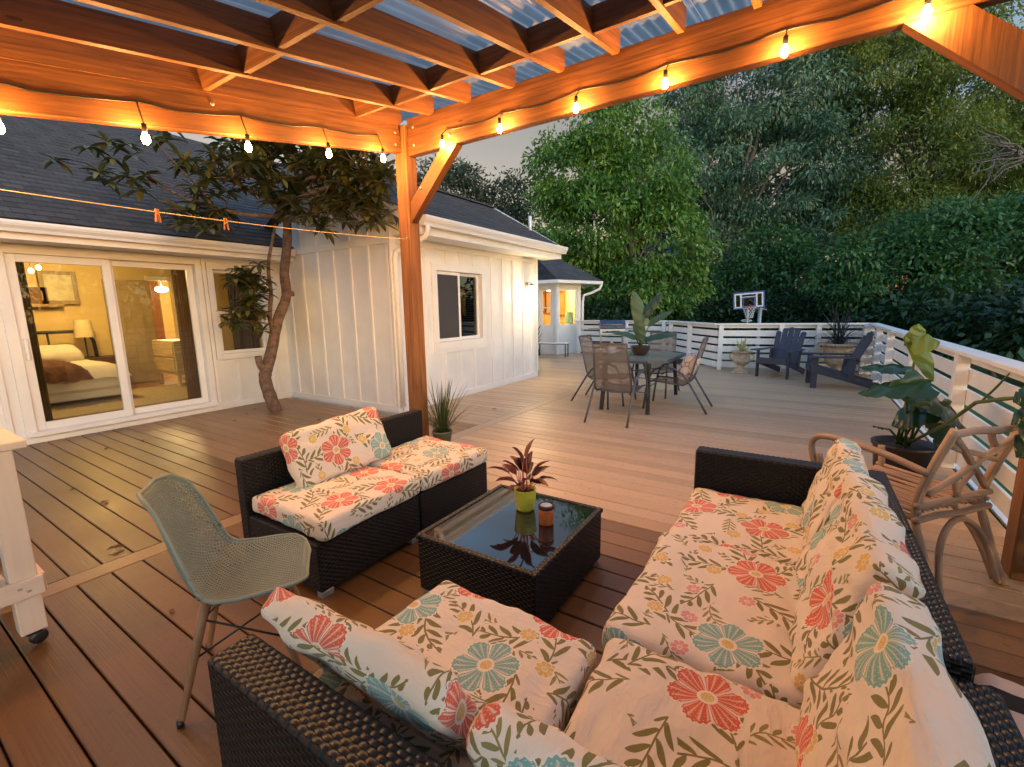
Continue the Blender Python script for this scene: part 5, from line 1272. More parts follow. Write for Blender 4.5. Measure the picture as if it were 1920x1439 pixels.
# ball-return ring hanging under the net
part('return_ring', gw, hp, lambda b: (b.tube([(-.27+.15*math.cos(k*math.pi/12), .02+.15*math.sin(k*math.pi/12), 1.66+.02*math.cos(k*math.pi/12)) for k in range(24)], .014, 8, close=True), b.tube([(-.15, .0, 2.02), (-.14, .0, 1.4)], .022, 8), b.tube([(-.14, .18, 1.42), (-.14, 0, 1.46), (-.14, -.18, 1.42)], .02, 8)))
part('base', M['black'], hp, lambda b: b.box((.35, -.32, .09), (1.0, .7, .18), None, .06))

# ================================================================ clothesline with pegs, sconce
cl = thing('clothesline', 'thin orange lit clothesline stretched from the pergola post to the left', 'clothesline')
clp = [Vector((3.222, 3.21, 2.105))]
for k in range(1, 24): s = k/24; clp.append(Vector((3.222+(-1.22-3.222)*s, 3.21, 2.105-.075*4*s*(1-s)*1.0)))
clp.append(Vector((-1.22, 3.21, 2.105)))
part('cord', plain('cord', (.55, .42, .32), .7), cl, lambda b: b.tube(clp, .0032, 6)); part('hook', M['steel'], cl, lambda b: b.tube([(3.222, 3.21, 2.105), (3.19, 3.21, 2.105), (3.185, 3.21, 2.12)], .004, 6))
pegm = plain('orange_peg', (.60, .22, .07), .5)
for i, x in enumerate((1.206, 1.58)):
    s = (3.222-x)/4.442; z = 2.105-.075*4*s*(1-s)
    pg = thing('clothes_peg', ('left', 'right')[i]+' of the two orange clothes pegs on the line', 'clothes peg', (x, 3.21, z), R(15-30*i))
    part('jaw', pegm, pg, lambda b: (b.bar((-.005, 0, .018), (-.012, 0, -.055), .011, .007, (1, 0, 0)), b.bar((.005, 0, .018), (.012, 0, -.055), .011, .007, (1, 0, 0))))
    part('spring', M['steel'], pg, lambda b: b.tube([(-.008, -.007, -.01), (.008, -.007, -.012), (.008, .007, -.012), (-.008, .007, -.01)], .0018, 6, close=True))
sc = thing('wall_lantern', 'lit glass wall lantern on the white wall near its far corner', 'lamp', (7.93, 4.728, 1.80))
part('back_plate', M['steel'], sc, lambda b: b.box((0, 0, .06), (.10, .02, .18), None, .006)); part('arm', M['steel'], sc, lambda b: b.tube([(0, -.01, .12), (0, -.07, .15), (0, -.11, .12)], .01, 8))
part('cap', M['steel'], sc, lambda b: b.lathe([(.001, .13), (.03, .12), (.075, .085), (.075, .078), (.001, .078)], 16, (0, -.11, 0)))
part('shade', emit('lantern_glass', (1, .72, .38), 4), sc, lambda b: b.lathe([(.06, .077), (.066, .02), (.058, -.06), (.045, -.075), (.001, -.076)], 18, (0, -.11, 0)))
def lamp(parent, p, W_, c, r=.05, kind='POINT'):
    ld = bpy.data.lights.new('lamp_light', kind); ld.energy = W_; ld.color = c; ld.shadow_soft_size = r
    o = bpy.data.objects.new('lamp_light', ld); o.location = p; link(o, parent); return o
lamp(sc, (0, -.17, -.10), 9, (1, .72, .38), .05)

# ================================================================ pale bag at the lower right corner
bag = cushion('floor_cushion', 'pale cushion with a black band lying on the deck at the lower right corner', 'cushion', (.60, .42, .14), (1.80, -.74, .075), (0, 0, R(-14)), r=.06, bulge=.02, wr=.01, fl=0, seed=51, nseg=24)
m, N, L, P = nt('banded_fabric'); sx_ = N.new('ShaderNodeSeparateXYZ'); L.new(tc(N, L), sx_.inputs[0])
bnd = mth(N, L, 'LESS_THAN', mth(N, L, 'ABSOLUTE', mth(N, L, 'SUBTRACT', sx_.outputs[0], .13)), .045)
L.new(mixc(N, L, bnd, (.62, .52, .48), (.02, .02, .022)), P.inputs['Base Color']); P.inputs['Roughness'].default_value = .9; bump(N, L, nz(N, L, tc(N, L), 300, 2), .4, .001, P); bag.data.materials[0] = m

# ================================================================ fallen leaves on the deck
lm = [leaf('fallen_leaf_brown', (.05, .022, .01), (.10, .045, .02), (.16, .08, .03), .7, .2, 20)]
spots = [(218, 1030, .075, 'curled brown leaf on the divider board near the left cart'), (195, 943, .07, 'brown leaf lying in the golden glow on the deck'), (200, 842, .05, 'small dry leaf nearest the sliding door'), (137, 920, .04, 'tiny leaf fragment on a deck gap left of the glow'),
         (268, 827, .05, 'thin dry leaf in front of the sliding door'), (322, 1147, .035, 'tiny dark leaf below the green chair seat edge'), (440, 790, .06, 'flat dry leaf left of the tree trunk'), (462, 778, .05, 'dry leaf close to the tree trunk base'), (598, 788, .06, 'dry leaf between the tree and the black wicker back'), (660, 765, .045, 'leaf beside the white wall skirting'), (478, 768, .05, 'leaf by the tree base on the left'), (927, 768, .06, 'leaf on the tan boards in front of the window wall')]
random.seed(11)
for x, y, s, lab in spots:
    p = at_z(x, y, .004); az = random.random()*6.28
    s *= .72; b = MB(); blade(b, (-s*.7*math.cos(az), -s*.7*math.sin(az), .003), (math.cos(az), math.sin(az), .12+.2*random.random()), s*1.5, s*.42, .22, n=8, fold=random.uniform(.1, .5), wav=.004, twist=random.uniform(-.25, .25))
    for i_, v_ in enumerate(b.v): b.v[i_] = (v_[0], v_[1], max(v_[2], .0015))
    o = b.build('fallen_leaf', lm[0]); o.location = p; lvattr(o); tag(o, lab, 'leaf', 'dry leaves fallen on the deck')
# ================================================================ trees
bark = plain('grey_bark', (.17, .14, .11), .9, .35, 5, 18, .02); bark_d = plain('dark_bark', (.09, .065, .045), .9, .35, 6, 30, .012)
def leafcloud(cent, rad, per, ll, lw, droop=.5, seed=0, hue=None, flat=.6, lmin=.6):
    """clump centres (n,3), clump radius (n,) -> one quad per leaf, drooping, with per leaf value"""
    g = np.random.default_rng(seed); n = len(cent)*per
    c = np.repeat(cent, per, 0); r = np.repeat(rad, per)
    d = g.normal(size=(n, 3)); d /= np.linalg.norm(d, axis=1, keepdims=True)
    p = c + d*(r*g.random(n)**.45)[:, None]*np.array([1, 1, flat])
    az = g.random(n)*2*np.pi; out = d*.8; out[:, 2] -= droop*g.random(n)*1.6; out += g.normal(size=(n, 3))*.45
    ax = out/np.linalg.norm(out, axis=1, keepdims=True)
    s = np.cross(ax, g.normal(size=(n, 3))*.6+np.array([0, 0, 1])); s /= np.maximum(np.linalg.norm(s, axis=1, keepdims=True), 1e-6)
    L_ = (ll*(lmin+(1.4-lmin)*g.random(n)))[:, None]; w = (lw*(.7+.6*g.random(n)))[:, None]
    V = np.stack([p, p+ax*L_*.45+s*w, p+ax*L_, p+ax*L_*.45-s*w], 1).reshape(-1, 3)
    F = np.arange(n*4).reshape(-1, 4)
    cv = np.repeat(g.random(len(cent)), per) if hue is None else np.repeat(hue, per)
    lv = np.clip(.55*cv+.45*g.random(n), 0, 1)
    return V, F, np.repeat(lv, 4)
def limb(b, pts, r0, r1, n=6):
    pts = [Vector(p) for p in pts]; m_ = len(pts); b.tube(pts, [r0+(r1-r0)*i/(m_-1) for i in range(m_)], n)
def wob(a, c, n, amp, seed):
    q = []
    for i in range(n+1):
        s = i/n; p = Vector(a).lerp(Vector(c), s); k = math.sin(math.pi*s)**.7
        q.append(p+Vector((mnoise.noise(Vector((s*2.5, seed, 0))), mnoise.noise(Vector((s*2.5, seed, 4))), mnoise.noise(Vector((s*2.5, seed, 8)))*.5))*amp*k)
    return q
def tree(name, label, base_px, depth, lobes, mat_, clumps, per, ll, lw, cr=1.0, droop=.5, seed=1, tr=.22, barkm=None, fork=.35, group=None, cat='tree', shell=.55, limbs=None, flat=.6):
    g = np.random.default_rng(seed); base = at_d(base_px, 640, depth); base.z = GZ
    t = thing(name, label, cat, base, 0, group); C_ = []; Rr = []
    tot = sum(l[2]*l[3] for l in lobes)
    for (px, py, rx, ry, *dd) in lobes:
        dep = dd[0] if dd else depth; k = max(2, int(clumps*rx*ry/tot)); c0 = at_d(px, py, dep); s = dep/847
        for i in range(k):
            v = g.normal(size=3); v /= np.linalg.norm(v); rr = (shell+(1-shell)*g.random())**.7
            u = CR*(v[0]*rx*s*rr) + CU*(v[1]*ry*s*rr) + CF*(v[2]*(rx+ry)*.45*s*rr)
            C_.append(c0+u); Rr.append(cr*(.6+.8*g.random()))
    cen = np.array([list(c-base) for c in C_]); Rr = np.array(Rr)
    hue = .25+.6*g.random(len(cen))
    hue += .25*np.array([mnoise.noise(Vector(c)*.35) for c in C_]); hue = np.clip(hue, 0, 1)
    V, F, lv = leafcloud(cen, Rr, per, ll, lw, droop, seed, hue, flat)
    cr_o = bpy.data.objects.new('crown', leafmesh('crown', V, F, mat_, lv, smooth=False)); link(cr_o, t)
    top = Vector(cen[:, :].mean(0)); top.z = float(np.percentile(cen[:, 2], 80))
    b = MB(); tp = wob((0, 0, -.1), top, 9, .9, seed*1.7); limb(b, tp, tr, tr*.22, 9)
    nl = limbs if limbs is not None else 16
    for i in g.permutation(len(cen))[:nl*2]:
        c = Vector(cen[i]); k = int(3+g.random()*4); a = tp[k]
        if c.z < a.z-.5: a = tp[max(2, k-2)]
        limb(b, wob(a, c, 5, .5, i), tr*.34, .015, 5)
    b.build('trunk', barkm or bark, t); return t
T_br = leaf('bright_leaf', (.024, .07, .016), (.09, .215, .038), (.30, .46, .065), .4, .3, .4)
T_eu = leaf('blue_green_leaf', (.028, .070, .040), (.085, .175, .098), (.28, .42, .27), .42, .25, .35)
T_ol = leaf('olive_leaf', (.04, .075, .013), (.15, .21, .038), (.34, .40, .085), .5, .35, .3)
T_dk = leaf('deep_green_leaf', (.016, .052, .017), (.055, .15, .045), (.15, .30, .085), .4, .25, .4)
T_sh = leaf('shade_tinted_leaf', (.006, .022, .008), (.016, .05, .018), (.05, .11, .035), .45, .2, .4)  # greens darkened so the colour carries the shade under the trees
T_fa = leaf('grey_green_leaf', (.03, .045, .03), (.06, .085, .05), (.12, .14, .08), .6, .3, .2)
tree('broadleaf_tree', 'bright green broad leaved tree behind the bay roof at picture centre', 1205, 21, [(1070, 325, 80, 75), (1150, 255, 85, 75), (1110, 420, 120, 85), (1225, 450, 100, 95), (1210, 330, 80, 90), (1205, 535, 120, 45), (1040, 460, 55, 38), (1100, 520, 60, 60)], T_br, 250, 190, .25, .05, .95, .9, 3, .24)
tree('gum_tree', 'tall blue green leaved tree rising above the basketball hoop', 1318, 27, [(1400, 180, 120, 105), (1510, 180, 105, 100), (1330, 310, 80, 110), (1455, 330, 130, 110), (1560, 290, 75, 110), (1460, 450, 120, 80), (1360, 470, 75, 80), (1540, 400, 70, 60), (1470, 80, 90, 50), (1300, 170, 60, 70), (1275, 300, 60, 100)], T_eu, 330, 230, .30, .048, 1.15, .9, 4, .3)
tree('feathery_tree', 'olive green fine leaved tree at the upper right', 1700, 25, [(1680, 130, 110, 90), (1800, 190, 130, 95), (1600, 70, 70, 50), (1900, 300, 90, 110), (1720, 310, 110, 110), (1640, 420, 80, 90), (1820, 390, 120, 90), (1990, 200, 110, 140), (1760, 40, 130, 60)], T_ol, 380, 300, .25, .038, 1.2, .6, 5, .26, barkm=bark_d)
tree('undergrowth_tree', 'dark green dense small tree leaning over the right railing', 1868, 18, [(1700, 520, 110, 75), (1850, 500, 110, 90), (1600, 520, 60, 65), (1920, 570, 60, 50), (1940, 430, 80, 80), (1760, 440, 90, 60)], T_dk, 190, 190, .22, .05, .8, .5, 6, .19)
tree('slender_tree', 'slim grey trunked tree with dark leaves left of the basketball hoop', 1440, 24, [(1420, 480, 70, 60), (1490, 520, 80, 60), (1390, 540, 60, 50), (1330, 560, 40, 40)], T_dk, 110, 120, .27, .06, .85, .6, 8, .17)
tree('distant_tree', 'thin pale tree seen above the roof against the pink sky', 905, 46, [(880, 350, 45, 40), (950, 372, 55, 55), (915, 412, 60, 40), (835, 335, 32, 42), (985, 420, 40, 50), (800, 330, 30, 50)], T_fa, 130, 70, .42, .10, 1.5, .5, 9, .3, limbs=26, shell=.2)
# shrubs along the boundary behind the railings
for i, (px, dep, w, h, lab) in enumerate([(1125, 20, 62, 42, 'dark shrub behind the grill'), (1235, 22, 62, 44, 'dark shrub behind the paddle leaved plant'), (1335, 23, 60, 40, 'dark shrub left of the hoop pole'), (1425, 22, 66, 52, 'dark shrub directly behind the hoop'), (1520, 21, 74, 60, 'dark shrub behind the fan backed navy chair'), (1625, 19, 78, 56, 'dark shrub behind the railing corner'), (1740, 16, 96, 50, 'dark shrub beyond the right railing'), (1880, 13, 110, 50, 'dark shrub at the right picture edge'), (2010, 11, 120, 70, 'dark shrub farthest along the right railing')]):
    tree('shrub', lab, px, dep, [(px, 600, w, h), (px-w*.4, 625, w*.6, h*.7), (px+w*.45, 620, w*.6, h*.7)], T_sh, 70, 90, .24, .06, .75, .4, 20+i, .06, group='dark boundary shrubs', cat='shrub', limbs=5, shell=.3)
# woodland belt that closes the view all round the garden side
g_ = np.random.default_rng(31); cs = []; rs = []
for k in range(900):
    az = R(32.83)-R(-62+g_.random()*205); rad_ = 42+12*g_.random(); h = (15+4*math.sin(az*7)+3*math.sin(az*17))*g_.random()**.8
    if az > R(20): h *= .25
    cs.append((rad_*math.cos(az), rad_*math.sin(az), GZ+h)); rs.append(1.6+1.6*g_.random())
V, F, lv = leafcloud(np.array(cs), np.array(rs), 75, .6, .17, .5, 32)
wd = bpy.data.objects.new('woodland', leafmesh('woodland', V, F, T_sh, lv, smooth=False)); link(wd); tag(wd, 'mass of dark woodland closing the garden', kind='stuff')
# bare vine branches at the right edge
dv = thing('bare_branches', 'tangle of bare grey branches at the upper right edge', 'branches', (0, 0, 0))
wb = plain('dead_wood', (.17, .14, .12), .9, .2, 8, 30, .003)
c0 = at_d(1915, 285, 15)
for k in range(26):
    a = R(random.uniform(130, 250)); l = random.uniform(40, 110)
    e = at_d(1905+l*math.cos(a)*1.0, 285-l*math.sin(a)*.7, 15+random.uniform(-.8, .8))
    part('branch', wb, dv, lambda b: limb(b, wob(c0+Vector((random.uniform(-.3, .3),)*3), e, 7, .35, k+.3), .035, .008, 5))
part('branch', wb, dv, lambda b: limb(b, wob(at_d(1885, 290, 15), at_d(1810, 390, 15.5), 6, .3, 3.3), .04, .015, 5))
part('branch', wb, dv, lambda b: limb(b, wob(at_d(1960, 260, 15.5), Vector((*at_d(2060, 640, 15.5).xy, GZ)), 8, .4, 5.3), .09, .12, 7))
part('branch', wb, dv, lambda b: limb(b, [c0, at_d(1960, 260, 15.5)], .05, .09, 6))

# ================================================================ loquat tree by the house
lq = thing('loquat_tree', 'small loquat tree growing through the deck in front of the white wall', 'tree', tuple(at_z(517, 770, 0)))
o0 = Vector(lq.location); YL = o0.y
def L3(px, py, dy=0): return at_y(px, py, YL+dy)-o0
lb = plain('loquat_bark', (.17, .105, .072), .9, .5, 14, 38, .022)
tp = [L3(518, 776), L3(516, 768), L3(503, 733), L3(497, 708), L3(502, 686), L3(511, 650), L3(520, 603), L3(537, 556), L3(533, 513), L3(538, 462), L3(538, 415), L3(528, 379)]
def smooth_(pts, k=4):
    q = []
    for i in range(len(pts)-1):
        p0, p1, p2, p3 = pts[max(i-1, 0)], pts[i], pts[i+1], pts[min(i+2, len(pts)-1)]
        for j in range(k): s = j/k; q.append(.5*((2*p1)+(p2-p0)*s+(2*p0-5*p1+4*p2-p3)*s*s+(3*p1-p0-3*p2+p3)*s**3))
    return q+[pts[-1]]
def rad(q, r0, r1): n = len(q); return [(r0+(r1-r0)*i/(n-1))*(1+.13*mnoise.noise(Vector((i*.8, 3, 1)))) for i in range(n)]
def trunkf(b):
    q = smooth_(tp); b.tube(q, rad(q, .092, .055), 12)
    q = smooth_([L3(500, 700), L3(488, 684), L3(484, 668)]); b.tube(q, rad(q, .055, .045), 10)
    q = smooth_([L3(531, 556), L3(546, 548), L3(549, 556)]); b.tube(q, [.03]*len(q), 8)
    q = smooth_([L3(513, 625), L3(506, 596), L3(508, 550), L3(503, 500), L3(510, 455), L3(517, 420)]); b.tube(q, rad(q, .035, .018), 8)
part('trunk', lb, lq, trunkf)
random.seed(17); ros = []
def rosettes(px, py, rx, ry, n, dd=0, sd=.5):
    for k in range(n):
        a = random.random()*6.28; r_ = random.random()**.5
        qx, qy = px+rx*r_*math.cos(a), py+ry*r_*math.sin(a)
        p = at_y(qx, qy, YL+dd+random.uniform(-sd, sd))
        if p.x > 4.15: p = at_x(qx, qy, random.uniform(3.6, 4.15))      # keep the crown clear of the gable wall
        ros.append(p-o0)
for a in ((420, 320, 85, 55, 38), (530, 310, 85, 60, 46, -.1, .8), (640, 330, 85, 60, 54, -.1, .6), (700, 360, 40, 60, 34), (375, 405, 55, 28, 22), (585, 385, 80, 28, 30), (480, 270, 200, 50, 34, .1, .9), (600, 250, 140, 60, 44, .2, .9), (650, 420, 60, 22, 8), (440, 520, 24, 26, 8, 0, .15), (478, 560, 22, 30, 11, 0, .15), (448, 600, 28, 20, 9, 0, .15), (488, 606, 16, 22, 4, 0, .12), (482, 520, 20, 34, 9, 0, .12)): rosettes(*a)
for a in ((170, 300, 110, 40, 8, .4, .3), (240, 330, 60, 40, 5, .2, .3)): rosettes(*a)
lm_ = leaf('loquat_leaf', (.022, .034, .010), (.065, .08, .022), (.20, .18, .05), .38, .2, 1.2)
def crownf(b):
    for p in ros:
        n = random.randint(8, 12); s = random.uniform(.8, 1.15); tilt = random.uniform(-.3, .5)
        for k in range(n):
            az = k*2.4+random.random(); el = R(random.uniform(-25, 45))+tilt*.3
            blade(b, p, sv(az, el), random.uniform(.16, .25)*s, random.uniform(.026, .036)*s, random.uniform(.3, .9), n=4, fold=.35)
co = part('crown', lm_, lq, crownf); nv_ = len(co.data.vertices)
a = co.data.attributes.new('lv', 'FLOAT', 'POINT'); a.data.foreach_set('value', np.repeat(rng.random(nv_//15), 15).astype(np.float32))
def branches(b):
    tips = random.sample(ros, 70)
    starts = [tp[-1], tp[-2], tp[-1]]
    hubs = [L3(440, 335), L3(500, 300), L3(560, 300)]+[at_x(*q, 3.9)-o0 for q in ((620, 330), (660, 370), (590, 360), (690, 340))]+[L3(400, 390)]
    for i, h in enumerate(hubs): q = smooth_(wob(starts[i % 3], h, 3, .2, i+.5), 3); b.tube(q, rad(q, .038, .02), 7)
    for i, t_ in enumerate(tips):
        if t_.z < 2.15: continue
        h = min(hubs, key=lambda x: (x-t_).length); q = smooth_(wob(h, t_, 3, .2, i*1.3), 2); b.tube(q, rad(q, .013, .005), 5)
    q = smooth_([L3(512, 605), L3(480, 575), L3(450, 560)]); b.tube(q, rad(q, .014, .006), 6)
    q = smooth_([L3(508, 540), L3(480, 520), L3(445, 515)]); b.tube(q, rad(q, .014, .006), 6)
    q = smooth_([L3(508, 610), L3(485, 604), L3(452, 600)]); b.tube(q, rad(q, .014, .006), 6)
lo_ = part('limbs', lb, lq, branches); lo_['kind'] = 'stuff'

# ================================================================ neighbour's brick house between the trees
yawc = math.atan2(CF.y, CF.x)
nh0 = at_d(1240, 600, 36); nb = thing('neighbour_house', 'neighbouring brick house with grey roof showing between the trees', 'house', (nh0.x, nh0.y, GZ), yawc-R(90))
m, N, L, P = nt('red_brick'); br = N.new('ShaderNodeTexBrick'); L.new(tc(N, L, 'UV'), br.inputs['Vector']); br.inputs['Scale'].default_value = 1
br.inputs['Brick Width'].default_value = .23; br.inputs['Row Height'].default_value = .08; br.inputs['Mortar Size'].default_value = .008
br.inputs['Color1'].default_value = (.26, .10, .06, 1); br.inputs['Color2'].default_value = (.34, .15, .09, 1); br.inputs['Mortar'].default_value = (.4, .35, .3, 1); L.new(br.outputs[0], P.inputs['Base Color']); P.inputs['Roughness'].default_value = .9; M['brick'] = m
part('wall', M['brick'], nb, lambda b: b.box((.8, 3, 3.0), (5.2, 6, 6.0))); part('wall', M['brick'], nb, lambda b: b.box((-3.4, 4.5, 1.75), (3.2, 5, 3.5)))
def hip(b, x0, x1, y0, y1, z, h, o=.4):
    x0 -= o; x1 += o; y0 -= o; y1 += o; ym = (y0+y1)/2; xa, xb = x0+(y1-y0)/2*.8, x1-(y1-y0)/2*.8
    if xa > xb: xa = xb = (x0+x1)/2
    A, B = (xa, ym, z+h), (xb, ym, z+h)
    b.poly([(x0, y0, z), (x1, y0, z), B, A]); b.poly([(x1, y0, z), (x1, y1, z), B]); b.poly([(x1, y1, z), (x0, y1, z), A, B]); b.poly([(x0, y1, z), (x0, y0, z), A]); b.poly([(x0, y0, z), (x0, y1, z), (x1, y1, z), (x1, y0, z)])
grf = plain('blue_grey_roof', (.16, .18, .24), .85, .1, 4, 20, .01)
part('roof', grf, nb, lambda b: hip(b, -1.8, 3.4, 0, 6, 6.0, 2.2)); part('roof', grf, nb, lambda b: hip(b, -5.0, -1.8, 2, 7, 3.5, 3.0))
part('gutter', T, nb, lambda b: b.box((.8, -.42, 5.95), (6.0, .1, .13))); part('gutter', T, nb, lambda b: b.box((-3.4, 1.58, 3.45), (4.0, .1, .13)))
for x in (-.3, 1.5, 2.7):
    for z in (2.05, 4.6):
        wq = bpy.data.objects.new('window', None); link(wq, nb)
        part('frame', T, wq, lambda b: [b.box((x+dx, -.02, z+dz), (w_, .06, h_)) for dx, dz, w_, h_ in ((-.42, 0, .08, 1.3), (.42, 0, .08, 1.3), (0, .61, .76, .08), (0, -.61, .76, .08), (0, 0, .76, .05))]); part('pane', M['dglass'], wq, lambda b: b.box((x, .0, z), (.8, .02, 1.2)))
# ================================================================ bedroom behind the sliding door
cream_w = plain('cream_wall', (.74, .56, .26), .85, .05, 2, 30, .0005)
RBK = 11.0; RX0, RX1 = .2, 5.2
floor_m = wood('oak_floor', (.36, .17, .06), .3, .25, 14, .0006)
hbox('floor', floor_m, RX0, 8, FY+.15, RBK+3.4, .06, .12)
hbox('ceiling', M['white'], RX0, 8, FY+.15, RBK+3.4, 2.42, 2.47)
dx0, dx1 = at_y(286, 620, RBK).x, at_y(332, 620, RBK).x
hbox('room_wall', cream_w, RX0, dx0, RBK, RBK+.1, .12, 2.42); hbox('room_wall', cream_w, dx1, 8, RBK, RBK+.1, .12, 2.42); hbox('room_wall', cream_w, dx0, dx1, RBK, RBK+.1, 2.1, 2.42)
hbox('room_wall', cream_w, RX0, RX0+.1, FY+.15, RBK, .12, 2.42); hbox('room_wall', cream_w, 7.9, 8, FY+.15, RBK+3.3, .12, 2.42); hbox('room_wall', cream_w, dx0-1.5, 8, RBK+3.2, RBK+3.3, .12, 2.42); hbox('room_wall', cream_w, dx0-1.4, dx0-1.3, RBK+.1, RBK+3.2, .12, 2.42)
hbox('door_casing', T, dx1, dx1+.08, RBK-.02, RBK-.001, .12, 2.18); hbox('door_casing', T, dx0, dx1, RBK-.02, RBK-.001, 2.1, 2.18)
idoor = part('inner_door', plain('tan_door', (.36, .27, .15), .6), house, lambda b: (b.box((.34, 0, .99), (.68, .035, 1.96), None, .004), b.box((.15, -.022, 1.4), (.18, .012, .95)), b.box((.44, -.022, 1.4), (.18, .012, .95)), b.box((.15, -.022, .5), (.18, .012, .6)), b.box((.44, -.022, .5), (.18, .012, .6))), (dx0-.70, RBK-.10, .12), R(-6))
part('knob', M['black'], idoor, lambda b: b.ell((.05, -.06, .95), (.03, .03, .03), 10, 6))
def furn(name, label, cat, px, py, Y, z=.12): p = at_y(px, py, Y); return thing(name, label, cat, (p.x, Y, z))
# bed
bx0 = at_y(60, 700, 9.6).x; bx1 = at_y(207, 700, 9.6).x
bed = thing('bed', 'bed with black iron headboard and white linen inside the bedroom', 'bed', ((bx0+bx1)/2-.45, 9.75, .12))
lin = plain('white_linen', (.68, .62, .5), .9, .08, 5, 30, .004); brn = plain('brown_throw', (.13, .05, .025), .9, .5, 9, 30, .01)
hw = (bx1-bx0)/2+.45
def soft(b, c, s, r=.12, wr=.02, n=26, sd=0):
    hx, hy, hz = [k/2 for k in s]; i0 = len(b.v); V = []; F = []
    for i in range(n+1):
        for j in range(n+1):
            u, v = -1+2*i/n, -1+2*j/n; e = max(abs(u), abs(v)); z = hz*(1-max(0, (e-.75)/.25)**2.2*1.6)
            V.append((c[0]+u*hx, c[1]+v*hy, c[2]+z+wr*mnoise.noise(Vector((u*4+sd, v*4, sd)))))
    for i in range(n):
        for j in range(n): F.append((i*(n+1)+j, (i+1)*(n+1)+j, (i+1)*(n+1)+j+1, i*(n+1)+j+1))
    b.faces(V, F)
part('mattress', lin, bed, lambda b: b.box((0, 0, .33), (2*hw, 1.5, .36), None, .08)); part('duvet', lin, bed, lambda b: soft(b, (.05, -.02, .45), (2*hw+.1, 1.62, .26), wr=.03, sd=2))
part('throw', brn, bed, lambda b: soft(b, (-.12, -.05, .475), (1.25, 1.66, .30), wr=.05, sd=5))
part('bed_skirt', lin, bed, lambda b: b.box((.02, 0, .14), (2*hw-.06, 1.4, .14), None, .02))
part('headboard', M['black'], bed, lambda b: (b.tube([(-hw-.02, -.72, 0), (-hw-.02, -.72, .85), (-hw-.02, -.62, 1.0), (-hw-.02, 0, 1.02), (-hw-.02, .62, 1.0), (-hw-.02, .72, .85), (-hw-.02, .72, 0)], .022, 8), b.tube([(-hw-.02, 0, .3), (-hw-.02, 0, 1.02)], .014, 8)))
# iron headboard against the back wall as the photograph shows it
hb0, hb1 = at_y(58, 625, 10.75), at_y(124, 680, 10.75)
hd = thing('iron_headboard', 'curved black iron headboard rail by the bedroom wall', 'headboard', (hb0.x, 10.72, .12))
part('rail', M['black'], hd, lambda b: b.tube([(-.8, 0, hb0.z-.12), (.55, 0, hb0.z-.12), (.70, 0, hb0.z-.16), (.76, 0, hb0.z-.30), (.80, 0, .05)], .028, 8)); part('spindle', M['black'], hd, lambda b: b.tube([(.18, 0, hb0.z-.12), (.2, 0, .1)], .016, 8))
for i, (px, py) in enumerate(((80, 685), (110, 690))):
    p = at_y(px, py, 10.3); o = cushion('pillow', ('left', 'right')[i]+' white pillow at the head of the bed', 'pillow', (.6, .4, .2), (p.x, 10.25, .80), (R(25), 0, R(8)), r=.08, bulge=.05, wr=.01, fl=0, seed=40+i, nseg=14); o.data.materials[0] = lin
ns0 = at_y(196, 690, 10.6); nsd = thing('nightstand', 'dark wooden nightstand beside the bed', 'nightstand', (ns0.x, 10.68, .12))
part('case', wood('walnut', (.10, .045, .025), .45, .3, 16, .0008), nsd, lambda b: b.box((0, 0, .33), (.52, .42, .5), None, .006)); part('drawer', wood('walnut_front', (.13, .06, .03), .45, .3, 16, .0008), nsd, lambda b: b.box((0, -.215, .44), (.46, .02, .18), None, .004))
for sx in (-1, 1):
    for sy in (-1, 1): part('leg', M['black'], nsd, lambda b: b.box((sx*.23, sy*.18, .04), (.04, .04, .08)))
tl0 = at_y(160, 640, 10.68); tl_ = thing('table_lamp', 'cream shaded table lamp on the nightstand', 'lamp', (tl0.x, 10.68, .702))
part('base', M['black'], tl_, lambda b: b.lathe([(.07, 0), (.07, .015), (.012, .02), (.012, .42)], 14)); part('shade', plain('linen_shade', (.75, .62, .38), .8), tl_, lambda b: b.lathe([(.14, .36), (.115, .66)], 20, cap=False))
sh0, sh1 = at_y(40, 570, RBK-.1), at_y(120, 572, RBK-.1); shf = thing('wall_shelf', 'narrow wooden shelf on the bedroom wall', 'shelf', ((sh0.x+sh1.x)/2-.3, RBK-.08, sh0.z))
part('board', wood('oak_shelf', (.36, .24, .10), .5), shf, lambda b: b.box((0, 0, -.03), (sh1.x-sh0.x+.6, .14, .05), None, .004)); part('cleat', bpy.data.materials['oak_shelf'], shf, lambda b: b.box((0, .05, -.075), (sh1.x-sh0.x+.5, .03, .04)))
for i, (px, w_, h_) in enumerate(((73, .26, .28), (117, .48, .56))):
    p = at_y(px, 570, RBK-.1); pf = thing('picture_frame', ('small brown frame', 'larger wooden frame')[i]+' leaning on the bedroom shelf', 'frame', (p.x, RBK-.07, sh0.z-.004))
    part('frame', plain('frame_wood%d' % i, ((.16, .08, .03), (.30, .22, .11))[i], .5), pf, lambda b: [b.box(c, s) for c, s in (((0, 0, h_-.03), (w_, .025, .06)), ((0, 0, .03), (w_, .025, .06)), ((-w_/2+.03, 0, h_/2), (.06, .025, h_-.12)), ((w_/2-.03, 0, h_/2), (.06, .025, h_-.12)))]); part('picture', plain('picture%d' % i, ((.2, .09, .03), (.55, .48, .30))[i], .6), pf, lambda b: b.box((0, .008, h_/2), (w_-.1, .006, h_-.1)))
